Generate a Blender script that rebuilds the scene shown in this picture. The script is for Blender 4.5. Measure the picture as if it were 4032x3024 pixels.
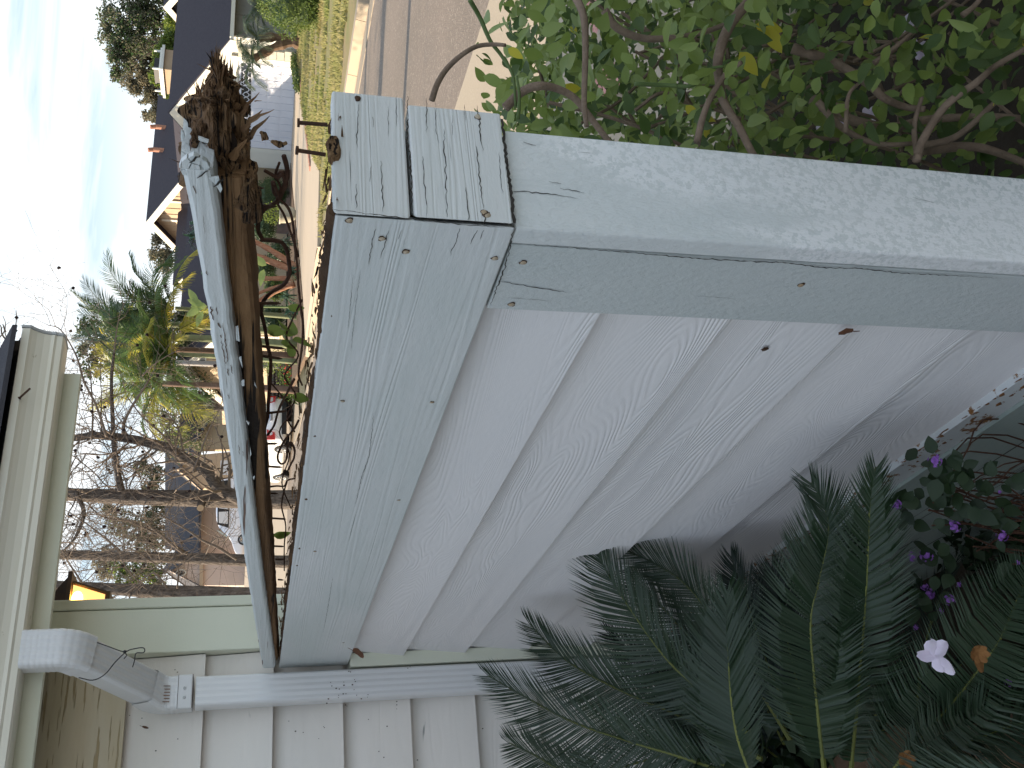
import bpy, math, random
import numpy as np
from mathutils import Vector, Matrix, noise
random.seed(7); rng = np.random.default_rng(7)
PI = math.pi
for o in list(bpy.data.objects): bpy.data.objects.remove(o)
S = bpy.context.scene
COL = S.collection

# ------------------------------------------------------------------ camera (phone turned on its side)
YAW, PITCH, ROLL, FOC, EYE = math.radians(28.716), math.radians(14.499), math.radians(1.459), 3830.4, 1.2
fw = np.array([math.sin(YAW)*math.cos(PITCH), math.cos(YAW)*math.cos(PITCH), -math.sin(PITCH)])
rt = np.cross(fw, [0, 0, 1]); rt /= np.linalg.norm(rt); up = np.cross(rt, fw)
c_, s_ = math.cos(ROLL), math.sin(ROLL)
rt, up = c_*rt + s_*up, -s_*rt + c_*up
CAM = np.array([0, 0, EYE])
cd = bpy.data.cameras.new('camera'); cam = bpy.data.objects.new('camera', cd); COL.objects.link(cam)
cd.sensor_width = 36; cd.lens = FOC/4032*36; cd.clip_start = .02; cd.clip_end = 2000
mw = Matrix.Identity(4)
for i in range(3):
    mw[i][0] = -up[i]; mw[i][1] = rt[i]; mw[i][2] = -fw[i]; mw[i][3] = CAM[i]
cam.matrix_world = mw
S.camera = cam

# ------------------------------------------------------------------ world, sun, exposure
SUN_AZ, SUN_EL = math.radians(-43), math.radians(16)     # azimuth from +Y towards +X
sd = Vector((math.sin(SUN_AZ)*math.cos(SUN_EL), math.cos(SUN_AZ)*math.cos(SUN_EL), math.sin(SUN_EL)))
W = bpy.data.worlds.new('World'); S.world = W; W.use_nodes = True
nt = W.node_tree; nt.nodes.clear()
def wn(t, **k):
    n = nt.nodes.new(t)
    for a, b in k.items(): setattr(n, a, b)
    return n
sky = wn('ShaderNodeTexSky', sky_type='NISHITA', sun_disc=False)
sky.sun_elevation = SUN_EL; sky.sun_rotation = SUN_AZ; sky.air_density = 1.0; sky.dust_density = .2; sky.ozone_density = 3.0
tc = wn('ShaderNodeTexCoord'); mp = wn('ShaderNodeMapping')
mp.inputs['Scale'].default_value = (1.6, 3.2, 9.0); mp.inputs['Rotation'].default_value = (0, 0, .6)
n1 = wn('ShaderNodeTexNoise'); n1.inputs['Scale'].default_value = 1.3; n1.inputs['Detail'].default_value = 7; n1.inputs['Roughness'].default_value = .55; n1.inputs['Distortion'].default_value = .5
r1 = wn('ShaderNodeMapRange'); r1.inputs['From Min'].default_value = .40; r1.inputs['From Max'].default_value = .60
sx = wn('ShaderNodeSeparateXYZ'); r2 = wn('ShaderNodeMapRange')
r2.inputs['From Min'].default_value = .205; r2.inputs['From Max'].default_value = .085
mx = wn('ShaderNodeMath', operation='MAXIMUM')
mixc = wn('ShaderNodeMix', data_type='RGBA'); mixc.inputs['B'].default_value = (4.0, 4.1, 4.15, 1)
bg = wn('ShaderNodeBackground'); bg.inputs['Strength'].default_value = .13
out = wn('ShaderNodeOutputWorld'); L = nt.links.new
L(tc.outputs['Generated'], mp.inputs['Vector']); L(mp.outputs[0], n1.inputs['Vector']); L(n1.outputs[0], r1.inputs['Value'])
L(tc.outputs['Generated'], sx.inputs[0]); L(sx.outputs['Z'], r2.inputs['Value'])
L(r1.outputs[0], mx.inputs[0]); L(r2.outputs[0], mx.inputs[1])
mul = wn('ShaderNodeMath', operation='MULTIPLY'); mul.inputs[1].default_value = .88; L(mx.outputs[0], mul.inputs[0])
L(mul.outputs[0], mixc.inputs['Factor']); dk = wn('ShaderNodeMix', data_type='RGBA', blend_type='DARKEN'); dk.inputs['Factor'].default_value = 1; dk.inputs['B'].default_value = (.98, 1.75, 2.35, 1); L(sky.outputs[0], dk.inputs['A']); L(dk.outputs['Result'], mixc.inputs['A']); L(mixc.outputs['Result'], bg.inputs['Color']); L(bg.outputs[0], out.inputs['Surface'])
sl = bpy.data.lights.new('sun', 'SUN'); sl.energy = 4.2; sl.angle = math.radians(.5); sl.color = (1, .83, .62)
so = bpy.data.objects.new('sun', sl); COL.objects.link(so); so.rotation_euler = sd.to_track_quat('Z', 'Y').to_euler()
S.view_settings.view_transform = 'Standard'; S.view_settings.look = 'None'; S.view_settings.gamma = 1
S.view_settings.use_curve_mapping = False; S.view_settings.exposure = 1.46
S.cycles.max_bounces = 6; S.cycles.transparent_max_bounces = 8

# ------------------------------------------------------------------ survey helpers: a sight line meets a plane of the place
def ray(x, y): return fw - rt*((y-1512)/FOC) - up*((x-2016)/FOC)
def onp(x, y, ax, v):
    d = ray(x, y); t = (v-CAM[ax])/d[ax]; return Vector(CAM + t*d)
def PX(x, y, v): return onp(x, y, 0, v)
def PY(x, y, v): return onp(x, y, 1, v)
def G(x, y, z=0.): return onp(x, y, 2, z)
def AT(x, y, t): return Vector(CAM + ray(x, y)*t)

# ------------------------------------------------------------------ materials
def M(name, base, rough=.7, var=None, vscale=3., stretch=(1, 1, 1), bump=0., bscale=40., bstretch=None, spec=.3,
      spots=None, sscale=20., sthr=.7, trans=0., metal=0., grain=None, det=5., speck=None, voron=None, coord='Object', smask=None, bd=None, zfade=None):
    m = bpy.data.materials.new(name); m.use_nodes = True; t = m.node_tree; t.nodes.clear(); l = t.links.new
    def n(k, **kw):
        q = t.nodes.new(k)
        for a, b in kw.items(): setattr(q, a, b)
        return q
    o = n('ShaderNodeOutputMaterial'); p = n('ShaderNodeBsdfPrincipled')
    p.inputs['Roughness'].default_value = rough; p.inputs['Metallic'].default_value = metal; p.inputs['Specular IOR Level'].default_value = spec
    c = n('ShaderNodeTexCoord'); oi = n('ShaderNodeObjectInfo')
    add = n('ShaderNodeVectorMath', operation='MULTIPLY_ADD'); cv = n('ShaderNodeCombineXYZ')
    for i in range(3): l(oi.outputs['Random'], cv.inputs[i])
    l(cv.outputs[0], add.inputs[0]); add.inputs[1].default_value = (7.3, 3.1, 5.7) if coord == 'Object' else (0, 0, 0); l(c.outputs[coord], add.inputs[2])
    def mapped(sc):
        q = n('ShaderNodeMapping'); q.inputs['Scale'].default_value = sc; l(add.outputs[0], q.inputs['Vector']); return q.outputs[0]
    def noi(sc, st=(1, 1, 1), d=det, r=.6, dist=0.):
        q = n('ShaderNodeTexNoise'); q.inputs['Scale'].default_value = sc; q.inputs['Detail'].default_value = d
        q.inputs['Roughness'].default_value = r; q.inputs['Distortion'].default_value = dist; l(mapped(st), q.inputs['Vector']); return q.outputs[0]
    def rng_(v, a, b, c0=0., c1=1.):
        q = n('ShaderNodeMapRange'); l(v, q.inputs['Value'])
        for k, x in zip(('From Min', 'From Max', 'To Min', 'To Max'), (a, b, c0, c1)): q.inputs[k].default_value = x
        return q.outputs[0]
    def mix(f, a, b):
        q = n('ShaderNodeMix', data_type='RGBA'); l(f, q.inputs['Factor'])
        for k, x in (('A', a), ('B', b)):
            if isinstance(x, tuple): q.inputs[k].default_value = (*x, 1)
            else: l(x, q.inputs[k])
        return q.outputs['Result']
    col = base
    if var is not None: col = mix(rng_(noi(vscale, stretch), .32, .68), base, var)
    h = None
    def addh(a, b, k):
        q = n('ShaderNodeMath', operation='MULTIPLY_ADD'); l(b, q.inputs[0]); q.inputs[1].default_value = k
        if a is None: q.inputs[2].default_value = 0
        else: l(a, q.inputs[2])
        return q.outputs[0]
    if grain:      # wood figure: contour lines of a stretched noise
        st, sc, lines, amp, thr, gcol = grain
        v = noi(sc, st, 2.5, .45, .35)
        q = n('ShaderNodeMath', operation='MULTIPLY'); l(v, q.inputs[0]); q.inputs[1].default_value = lines
        q2 = n('ShaderNodeMath', operation='SINE'); l(q.outputs[0], q2.inputs[0])
        g = rng_(q2.outputs[0], -1, .6); msk = rng_(noi(6, st, 2.), .35, .6)
        fine = noi(170, (st[0]**.5, st[1]**.5, st[2]**.5), 3.)
        q3 = n('ShaderNodeMath', operation='MULTIPLY'); l(g, q3.inputs[0]); l(msk, q3.inputs[1])
        h = addh(h, q3.outputs[0], amp); h = addh(h, fine, amp*.5)
        if gcol is not None:
            crk = rng_(noi(thr[0], thr[1], 3., .5), thr[2], thr[2]+.03); col = mix(crk, col, gcol); h = addh(h, crk, -amp*2)
    if spots is not None:
        sf = rng_(noi(sscale, (1, 1, 1), 6., .65), sthr, sthr+.04)
        if smask:
            qm = n('ShaderNodeMath', operation='MULTIPLY'); l(sf, qm.inputs[0]); ns = noi(smask[0], smask[1], 3.)
            if zfade:
                sz = n('ShaderNodeSeparateXYZ'); l(c.outputs['Object'], sz.inputs[0]); za = n('ShaderNodeMath', operation='ADD'); l(ns, za.inputs[0]); l(rng_(sz.outputs['Z'], *zfade), za.inputs[1]); ns = za.outputs[0]
            l(rng_(ns, smask[2], smask[2]+.10), qm.inputs[1]); sf = qm.outputs[0]
        col = mix(sf, col, spots)
    if speck is not None:
        q = n('ShaderNodeTexWhiteNoise') if False else None
        col = mix(rng_(noi(speck[1], (1, 1, 1), 2., .8), .55, .72), col, speck[0])
    if voron:
        q = n('ShaderNodeTexVoronoi', feature='DISTANCE_TO_EDGE'); q.inputs['Scale'].default_value = voron[0]; l(mapped(voron[1]), q.inputs['Vector'])
        e = rng_(q.outputs['Distance'], .0, voron[2]); h = addh(h, e, 1.); col = mix(e, voron[3], col)
    if bump: h = addh(h, noi(bscale, bstretch or (1, 1, 1), 6.), bump)
    if isinstance(col, tuple): p.inputs['Base Color'].default_value = (*col, 1)
    else: l(col, p.inputs['Base Color'])
    if h is not None:
        b = n('ShaderNodeBump'); b.inputs['Strength'].default_value = 1; b.inputs['Distance'].default_value = bd or .004
        l(h, b.inputs['Height']); l(b.outputs[0], p.inputs['Normal'])
    if trans:
        tr = n('ShaderNodeBsdfTranslucent'); ms = n('ShaderNodeMixShader'); ms.inputs[0].default_value = trans
        if isinstance(col, tuple): tr.inputs['Color'].default_value = (*[min(1, x*1.6) for x in col], 1)
        else:
            br = n('ShaderNodeVectorMath', operation='SCALE'); l(col, br.inputs[0]); br.inputs['Scale'].default_value = 1.6; l(br.outputs[0], tr.inputs['Color'])
        l(p.outputs[0], ms.inputs[1]); l(tr.outputs[0], ms.inputs[2]); l(ms.outputs[0], o.inputs['Surface'])
    else: l(p.outputs[0], o.inputs['Surface'])
    return m
DARKW = (.03, .022, .017)
m_face = M('weathered_blue_white_paint', (.575, .61, .595), .55, (.69, .69, .685), 2.6, (1, .7, 2.2), grain=((6, .16, 6), 3.2, 100, .10, (12, (3, .20, 14), .735), (.20, .21, .19)), bump=.16, bscale=120, bstretch=(1, .35, 1), spots=(.33, .31, .26), sscale=34, sthr=.73)
m_end = M('cracked_blue_white_paint', (.62, .645, .63), .55, (.70, .70, .685), 5, (.4, 1, 2), grain=((.16, 6, 6), 6, 80, .10, (16, (.22, 3, 11), .70), (.20, .20, .18)), bump=.14, bscale=140, bstretch=(.4, 1, 1))
m_post = M('brushed_white_paint', (.62, .65, .645), .6, (.80, .80, .79), 5, (1, 1, .35), bump=.55, bscale=150, bstretch=(1, 1, .5), spots=(.84, .84, .84), sscale=130, sthr=.46, smask=(5, (1.6, 1, .45), .52), zfade=(1.36, .66, -.02, .42))
m_trim = M('pebbly_blue_white_paint', (.545, .58, .57), .55, (.61, .63, .625), 5, (1, 1, .3), bump=.5, bscale=170, bstretch=(1, 1, .6))
m_side = M('wall_siding_paint', (.80, .77, .765), .6, (.74, .72, .72), 2, (1, .4, 2), grain=((5, .16, 1.15), 5.2, 520, .13, (9, (3, .22, 14), .95), None), bump=.10, bscale=90, bstretch=(1, .5, 1))
m_base = M('green_base_board_paint', (.30, .36, .33), .6, (.36, .41, .38), 3, (1, .3, 2), grain=((6, .2, 5), 5, 80, .14, (12, (3, .25, 9), .62), (.06, .06, .05)), bump=.1, bscale=90)
m_flash = M('flashing_paint_with_rust', (.60, .62, .62), .5, (.55, .57, .57), 6, spots=(.22, .10, .03), sscale=34, sthr=.57, bump=.1, bscale=60)
m_rust = M('rust', (.30, .135, .05), .85, (.11, .05, .025), 90, bump=.4, bscale=200)
m_nail = M('rusty_nail', (.05, .027, .018), .8, (.09, .045, .025), 60, bump=.3, bscale=300)
m_putty = M('nail_filler', (.52, .45, .35), .6, (.40, .28, .17), 80)
m_rot = M('rotten_wood', (.095, .050, .025), .95, (.30, .18, .09), 22, (1, .18, 1), grain=((8, .5, 8), 8, 60, .6, (30, (4, .5, 9), .56), (.018, .010, .006)), bump=1.2, bscale=90, bstretch=(1, .3, 1), spots=(.28, .17, .085), sscale=38, sthr=.62)
m_rotdark = M('dark_wet_rot', (.040, .023, .014), .95, (.13, .07, .035), 26, (1, .3, 1), bump=1., bscale=90)
m_tanrot = M('tan_rot_fibre', (.30, .175, .085), .9, (.20, .10, .045), 60, bump=.6, bscale=200)
m_timber = M('bare_brown_timber', (.30, .17, .08), .85, (.14, .075, .036), 9, (2, .14, 2), grain=((8, .2, 8), 5, 70, .25, (11, (3, .16, 8), .58), (.018, .011, .008)), bump=.4, bscale=80, bstretch=(1, .2, 1), spots=(.20, .13, .07), sscale=22, sthr=.70)
m_splint = M('dry_splinter', (.15, .075, .035), .9, (.32, .2, .11), 40, (1, .3, 1), bump=.5, bscale=150)
m_crack = M('open_crack', (.055, .048, .042), .95, (.03, .025, .02), 60)
m_peel = M('bare_wood_under_paint', (.17, .11, .08), .9, (.10, .065, .045), 60)
m_hside = M('house_siding_paint', (.87, .81, .75), .6, (.81, .75, .69), 2.2, (.3, 1, 2), grain=((.5, 5, 3), 3.6, 46, .13, (14, (.35, 3, 3), .70), (.36, .35, .33)), bump=.08, bscale=60, spots=(.40, .39, .36), sscale=60, sthr=.76)
m_hside_beige = M('beige_top_siding', (.70, .63, .50), .7, (.60, .50, .35), 4, (.3, 1, 2), grain=((.5, 5, 3), 3.6, 60, .2, (30, (.2, 3, 4), .60), (.46, .36, .22)), bump=.1, bscale=60)  # beige tone for the topmost front board alone
m_fascia = M('pale_green_paint', (.76, .76, .63), .6, (.69, .70, .57), 1.7, (1, 1, 1), bump=.14, bscale=160, spots=(.34, .36, .28), sscale=16, sthr=.74)
m_gut = M('cream_gutter_enamel', (.84, .81, .73), .35, (.77, .71, .58), 2.2, (.3, 2, 2), bump=.02, bscale=30, spots=(.42, .36, .22), sscale=9, sthr=.68)
m_gutside = M('gutter_end_enamel', (.42, .42, .42), .4, (.5, .5, .5), 3)
m_down = M('white_downspout_enamel', (.78, .77, .77), .4, (.70, .69, .69), 2.6, (1, 1, .4), bump=.03, bscale=60, spots=(.28, .27, .25), sscale=48, sthr=.745)
m_shing = M('dark_asphalt_shingle', (.045, .043, .05), .95, (.06, .055, .06), 14, bump=.8, bscale=160)
m_roofA = M('far_dark_shingles', (.040, .034, .042), .9, (.052, .045, .053), 9, (1, 1, 1), bump=1.5, bscale=12)
m_cream = M('cream_fascia_paint', (.70, .64, .53), .6, (.66, .60, .5), 1)
m_offw = M('garage_off_white', (.66, .65, .60), .6, (.6, .6, .56), 1)
m_gdoor = M('white_garage_door_paint', (.66, .68, .76), .5, (.61, .63, .71), 1.5)
m_glassd = M('dark_window_glass', (.02, .025, .03), .1, spec=.8)
m_beige = M('beige_wall_paint', (.44, .35, .24), .8, (.40, .32, .22), 1.2)
m_orange = M('tan_gable_siding', (.52, .38, .25), .8, (.46, .33, .22), 1.2)
m_pinkst = M('pale_pink_stucco', (.56, .44, .38), .9, (.50, .40, .34), 2, bump=.3, bscale=20)
m_grayside = M('grey_wall_siding', (.22, .22, .21), .8, (.17, .17, .165), 2)
m_block = M('split_block', (.46, .44, .38), .9, (.38, .36, .31), 3, bump=.6, bscale=20)
m_fence = M('dark_fence_wood', (.075, .062, .055), .9, (.12, .10, .09), 2, (3, 3, .4), bump=.5, bscale=30)
m_stone = M('river_stone', (.22, .145, .12), .9, (.10, .09, .08), 2, bump=.8, bscale=12)
m_brick = M('red_edging_brick', (.34, .17, .13), .9, (.28, .15, .11), 5, bump=.4, bscale=40)
m_asph = M('sunny_asphalt', (.235, .19, .155), .95, (.20, .165, .135), .9, speck=((.40, .34, .28), 48), bump=1.6, bscale=110, det=6)
m_conc = M('pale_concrete', (.42, .35, .26), .9, (.38, .315, .235), 1.2, bump=.4, bscale=60, speck=((.46, .39, .30), 60))
m_conc2 = M('gutter_concrete', (.38, .31, .23), .9, (.33, .275, .21), 1.5, bump=.5, bscale=50)
m_drive = M('far_driveway_concrete', (.52, .42, .31), .9, (.48, .39, .29), .7, bump=.3, bscale=30)
m_soil = M('dark_planting_soil', (.035, .026, .02), .98, (.06, .045, .033), 6, bump=2, bscale=24)
m_mulch = M('brown_mulch', (.085, .055, .04), .98, (.16, .11, .07), 10, bump=3, bscale=24)
m_turf = M('lawn_turf', (.17, .19, .055), .95, (.30, .22, .12), 1.1, (1, 1, 1), bump=3, bscale=30)
m_grass = M('grass_blades', (.18, .21, .06), .7, (.34, .28, .14), .7, trans=.35, coord='Object')
m_bark = M('grey_furrowed_bark', (.05, .038, .032), .95, (.20, .165, .14), 13, (3, 3, .55), bump=1.6, bscale=16, bstretch=(3, 3, .5), bd=.03)
m_twig = M('grey_twig_bark', (.12, .09, .07), .9, (.20, .16, .13), 9)
m_vine = M('dark_vine_stem', (.055, .025, .016), .9, (.10, .05, .03), 60, bump=.6, bscale=150)
m_bstem = M('tan_shrub_bark', (.17, .12, .085), .9, (.25, .18, .13), 40, (1, 1, 1), bump=.8, bscale=160)
m_gstem = M('green_stem', (.09, .13, .04), .7)
m_ball = M('dark_seed_ball', (.022, .012, .012), .95, bump=2, bscale=120)
m_fruit = M('dry_red_fruit', (.12, .02, .015), .9, (.05, .015, .015), 30)
def leafm(name, a, b, tr=.3, rough=.5, sc=8.): return M(name, a, rough, b, sc, trans=tr, spec=.35)
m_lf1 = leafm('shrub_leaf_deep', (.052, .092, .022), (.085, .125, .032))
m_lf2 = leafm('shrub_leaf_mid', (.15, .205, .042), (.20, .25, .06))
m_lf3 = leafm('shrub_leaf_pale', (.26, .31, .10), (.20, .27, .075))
m_lfy = leafm('yellowed_leaf', (.50, .42, .04), (.42, .40, .05), .4)
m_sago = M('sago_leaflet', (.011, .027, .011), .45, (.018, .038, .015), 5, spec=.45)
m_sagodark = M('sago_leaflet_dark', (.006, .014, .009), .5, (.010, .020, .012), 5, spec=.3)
m_rach = M('olive_frond_rib', (.15, .16, .035), .6, (.10, .11, .03), 10)
m_lant = leafm('lantana_leaf', (.011, .026, .009), (.020, .038, .012), .12)
m_purp = M('purple_floret', (.20, .075, .34), .6, (.28, .12, .42), 30)
m_pinkp = M('pale_pink_petal', (.74, .62, .78), .6, (.80, .74, .84), 20, bump=.3, bscale=90, trans=.2)
m_dry = M('dry_brown_petal', (.33, .16, .05), .8, (.20, .09, .03), 30, bump=.8, bscale=90)
m_deadlf = M('dead_brown_leaf', (.16, .07, .035), .8, (.09, .045, .03), 40, bump=.6, bscale=120)
m_palm = leafm('palm_frond_green', (.055, .105, .035), (.09, .14, .04), .35, .45, 1.2)
m_palmlit = leafm('palm_frond_backlit', (.40, .31, .05), (.19, .25, .05), .5, .45, 1.5)  # lit copy of the frond green, backlit yellow glow put into the colour
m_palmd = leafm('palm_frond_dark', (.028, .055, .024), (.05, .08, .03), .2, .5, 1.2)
m_euc = leafm('eucalyptus_foliage', (.10, .105, .065), (.16, .15, .10), .35, .6, .3)
m_euc2 = leafm('dusty_foliage', (.17, .15, .09), (.22, .19, .13), .35, .6, .3)
m_lime = leafm('sunlit_lime_foliage', (.18, .22, .035), (.12, .17, .03), .4, .6, .4)
m_pine = leafm('pine_foliage', (.05, .085, .028), (.10, .13, .05), .3, .6, .5)
m_topi = leafm('clipped_shrub_foliage', (.07, .12, .025), (.14, .18, .04), .25, .6, 3)
m_pygmy = leafm('pygmy_palm_frond', (.045, .075, .048), (.09, .12, .075), .2, .5, 1)
m_ptrunk = M('ringed_palm_trunk', (.20, .22, .12), .8, (.15, .17, .09), 1, (.3, .3, 6), bump=.8, bscale=9, bstretch=(.2, .2, 3))
m_ptrunkb = M('brown_palm_trunk', (.17, .11, .085), .9, (.12, .08, .06), 6, (.3, .3, 6), bump=1.4, bscale=12)
m_shag = M('shaggy_palm_trunk', (.10, .062, .04), .95, (.17, .11, .07), 9, bump=3, bscale=20)
m_redbark = M('peeling_red_bark', (.23, .085, .045), .8, (.36, .20, .12), 5, (5, 5, .5), bump=1.2, bscale=14)
m_agave = leafm('blue_green_strap_leaf', (.035, .085, .055), (.06, .12, .07), .15, .5, 3)
m_red = M('red_bloom', (.6, .03, .03), .6)
m_pot = M('pale_planter', (.48, .45, .36), .8, (.42, .39, .31), 3)
m_pole = M('grey_street_pole', (.30, .275, .26), .7, (.26, .24, .23), 1)
m_carw = M('silver_white_car_paint', (.72, .70, .68), .18, spec=.6)
m_tyre = M('tyre_rubber', (.016, .016, .018), .85)
m_rim = M('alloy_rim', (.6, .6, .6), .25, metal=.9)
m_tail = M('red_tail_lens', (.50, .018, .02), .2, spec=.6)
m_lens = M('clear_lens', (.6, .6, .62), .15, spec=.6)
m_plate = M('plate_blue', (.40, .52, .80), .5)
m_blk = M('black_plastic', (.02, .02, .022), .5)
m_wpaint = M('white_van_paint', (.72, .72, .76), .25, spec=.5)
m_aqua = M('aqua_glass', (.45, .62, .58), .1, spec=.8)
m_bronze = M('lantern_bronze', (.045, .026, .014), .5, (.07, .04, .02), 10)
m_tileB = M('far_roof_tile', (.042, .042, .05), .9, (.06, .058, .066), 2, bump=1, bscale=8)
m_vent = M('copper_vent', (.42, .20, .13), .7)
m_chim = M('tan_chimney_stucco', (.42, .31, .21), .9, (.38, .28, .19), 2)
m_grout = M('hill_scrub', (.08, .085, .05), .95, (.13, .12, .08), .4)
def glow(name, col, s):
    m = bpy.data.materials.new(name); m.use_nodes = True; t = m.node_tree; p = t.nodes['Principled BSDF']
    p.inputs['Base Color'].default_value = (*col, 1); p.inputs['Emission Color'].default_value = (*col, 1); p.inputs['Emission Strength'].default_value = s
    return m
m_flame = glow('lantern_bulb', (1, .62, .12), 7.); m_amber = glow('amber_lantern_glass', (1, .50, .16), .62)

# ------------------------------------------------------------------ mesh helpers
ORIG = {}
def tag(o, label=None, cat=None, group=None, kind=None):
    if label: o['label'] = label
    if cat: o['category'] = cat
    if group: o['group'] = group
    if kind: o['kind'] = kind
    return o
def thing(name, base, label, cat, group=None):
    o = bpy.data.objects.new(name, None); COL.objects.link(o); o.location = base; o.empty_display_size = .1
    ORIG[o.name] = Vector(base); return tag(o, label, cat, group)
class MB:
    def __init__(s): s.v = []; s.f = []; s.mi = []
    def add(s, v, f, mi=0):
        k = len(s.v); s.v += [tuple(x) for x in v]; s.f += [tuple(i+k for i in q) for q in f]; s.mi += [mi]*len(f); return s
    def box(s, a, b, mi=0, bev=0.):
        x0, y0, z0 = [min(p, q) for p, q in zip(a, b)]; x1, y1, z1 = [max(p, q) for p, q in zip(a, b)]
        return s.add([(x0, y0, z0), (x1, y0, z0), (x1, y1, z0), (x0, y1, z0), (x0, y0, z1), (x1, y0, z1), (x1, y1, z1), (x0, y1, z1)],
                     [(0, 3, 2, 1), (4, 5, 6, 7), (0, 1, 5, 4), (1, 2, 6, 5), (2, 3, 7, 6), (3, 0, 4, 7)], mi)
    def hexa(s, q0, q1, mi=0):     # two matching quads
        return s.add(list(q0)+list(q1), [(0, 3, 2, 1), (4, 5, 6, 7), (0, 1, 5, 4), (1, 2, 6, 5), (2, 3, 7, 6), (3, 0, 4, 7)], mi)
    def prism(s, poly, vec, mi=0):  # polygon extruded along vec
        n = len(poly); v = [Vector(p) for p in poly]; w = [p+Vector(vec) for p in v]
        return s.add(v+w, [tuple(range(n))[::-1], tuple(range(n, 2*n))]+[(i, (i+1) % n, n+(i+1) % n, n+i) for i in range(n)], mi)
    def tube(s, pts, rad, n=6, mi=0, cap=True, squash=None):
        pts = [Vector(p) for p in pts]
        if not hasattr(rad, '__len__'): rad = [rad]*len(pts)
        rings = []; t0 = (pts[1]-pts[0]).normalized(); u = t0.orthogonal().normalized()
        for i, p in enumerate(pts):
            t = (pts[min(i+1, len(pts)-1)]-pts[max(i-1, 0)]).normalized()
            u = (u - t*u.dot(t)).normalized(); w = t.cross(u); rings.append([p+(u*math.cos(2*PI*k/n)+w*math.sin(2*PI*k/n))*rad[i] for k in range(n)])
        f = [(i*n+k, i*n+(k+1) % n, (i+1)*n+(k+1) % n, (i+1)*n+k) for i in range(len(pts)-1) for k in range(n)]
        if cap: f += [tuple(range(n))[::-1], tuple((len(pts)-1)*n+k for k in range(n))]
        return s.add([q for r in rings for q in r], f, mi)
    def ball(s, c, r, seg=8, rings=5, mi=0, sc=(1, 1, 1), nz=0.):
        v = []; f = []; c = Vector(c)
        for i in range(rings+1):
            th = PI*i/rings
            for k in range(seg):
                ph = 2*PI*k/seg; d = Vector((math.sin(th)*math.cos(ph)*sc[0], math.sin(th)*math.sin(ph)*sc[1], math.cos(th)*sc[2]))
                v.append(c+d*r*(1+nz*(noise.noise(d*3+c)))) 
        for i in range(rings):
            for k in range(seg): f.append((i*seg+k, (i+1)*seg+k, (i+1)*seg+(k+1) % seg, i*seg+(k+1) % seg))
        return s.add(v, f, mi)
    def build(s, name, mat, parent=None, smooth=False, base=None):
        org = ORIG[parent.name] if parent is not None else Vector(base or (0, 0, 0))
        me = bpy.data.meshes.new(name); me.from_pydata([tuple(Vector(p)-org) for p in s.v], [], s.f)
        for m in (mat if isinstance(mat, (list, tuple)) else [mat]): me.materials.append(m)
        me.polygons.foreach_set('material_index', s.mi)
        if smooth: me.polygons.foreach_set('use_smooth', [True]*len(me.polygons))
        me.update(); o = bpy.data.objects.new(name, me); COL.objects.link(o)
        if parent is not None: o.parent = parent
        else: o.location = org
        ORIG[o.name] = org; return o
def bevel(o, w=.003, seg=2):
    m = o.modifiers.new('bevel', 'BEVEL'); m.width = w; m.segments = seg; m.limit_method = 'ANGLE'; return o
def npmesh(name, V, F, mat, parent=None, mi=None, base=None, smooth=False):   # V (n,3), F (m,k)
    org = np.array(ORIG[parent.name] if parent is not None else (base or (0, 0, 0)))
    me = bpy.data.meshes.new(name); V = np.asarray(V)-org; F = np.asarray(F); k = F.shape[1]
    me.vertices.add(len(V)); me.vertices.foreach_set('co', V.astype(np.float32).ravel())
    me.loops.add(F.size); me.loops.foreach_set('vertex_index', F.astype(np.int32).ravel())
    me.polygons.add(len(F)); me.polygons.foreach_set('loop_start', np.arange(0, F.size, k, dtype=np.int32))
    me.polygons.foreach_set('loop_total', np.full(len(F), k, np.int32))
    for m in (mat if isinstance(mat, (list, tuple)) else [mat]): me.materials.append(m)
    if mi is not None: me.polygons.foreach_set('material_index', np.asarray(mi, np.int32))
    if smooth: me.polygons.foreach_set('use_smooth', [True]*len(F))
    me.update(calc_edges=True); me.validate(); o = bpy.data.objects.new(name, me); COL.objects.link(o)
    if parent is not None: o.parent = parent
    else: o.location = org.tolist()
    ORIG[o.name] = Vector(org.tolist()); return o
def smoothpath(pts, k=6):
    P = [Vector(p) for p in pts]; P = [P[0]*2-P[1]]+P+[P[-1]*2-P[-2]]; out = []
    for i in range(1, len(P)-2):
        for j in range(k):
            t = j/k; a, b, c, d = P[i-1:i+3]
            out.append(.5*((2*b)+(c-a)*t+(2*a-5*b+4*c-d)*t*t+(3*b-a-3*c+d)*t**3))
    out.append(P[-2]); return out
def frames(n):   # random orthonormal frames
    a = rng.normal(size=(n, 3)); a /= np.linalg.norm(a, axis=1)[:, None]; b = rng.normal(size=(n, 3)); b -= (a*b).sum(1)[:, None]*a
    b /= np.linalg.norm(b, axis=1)[:, None]; return a, b, np.cross(a, b)
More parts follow.
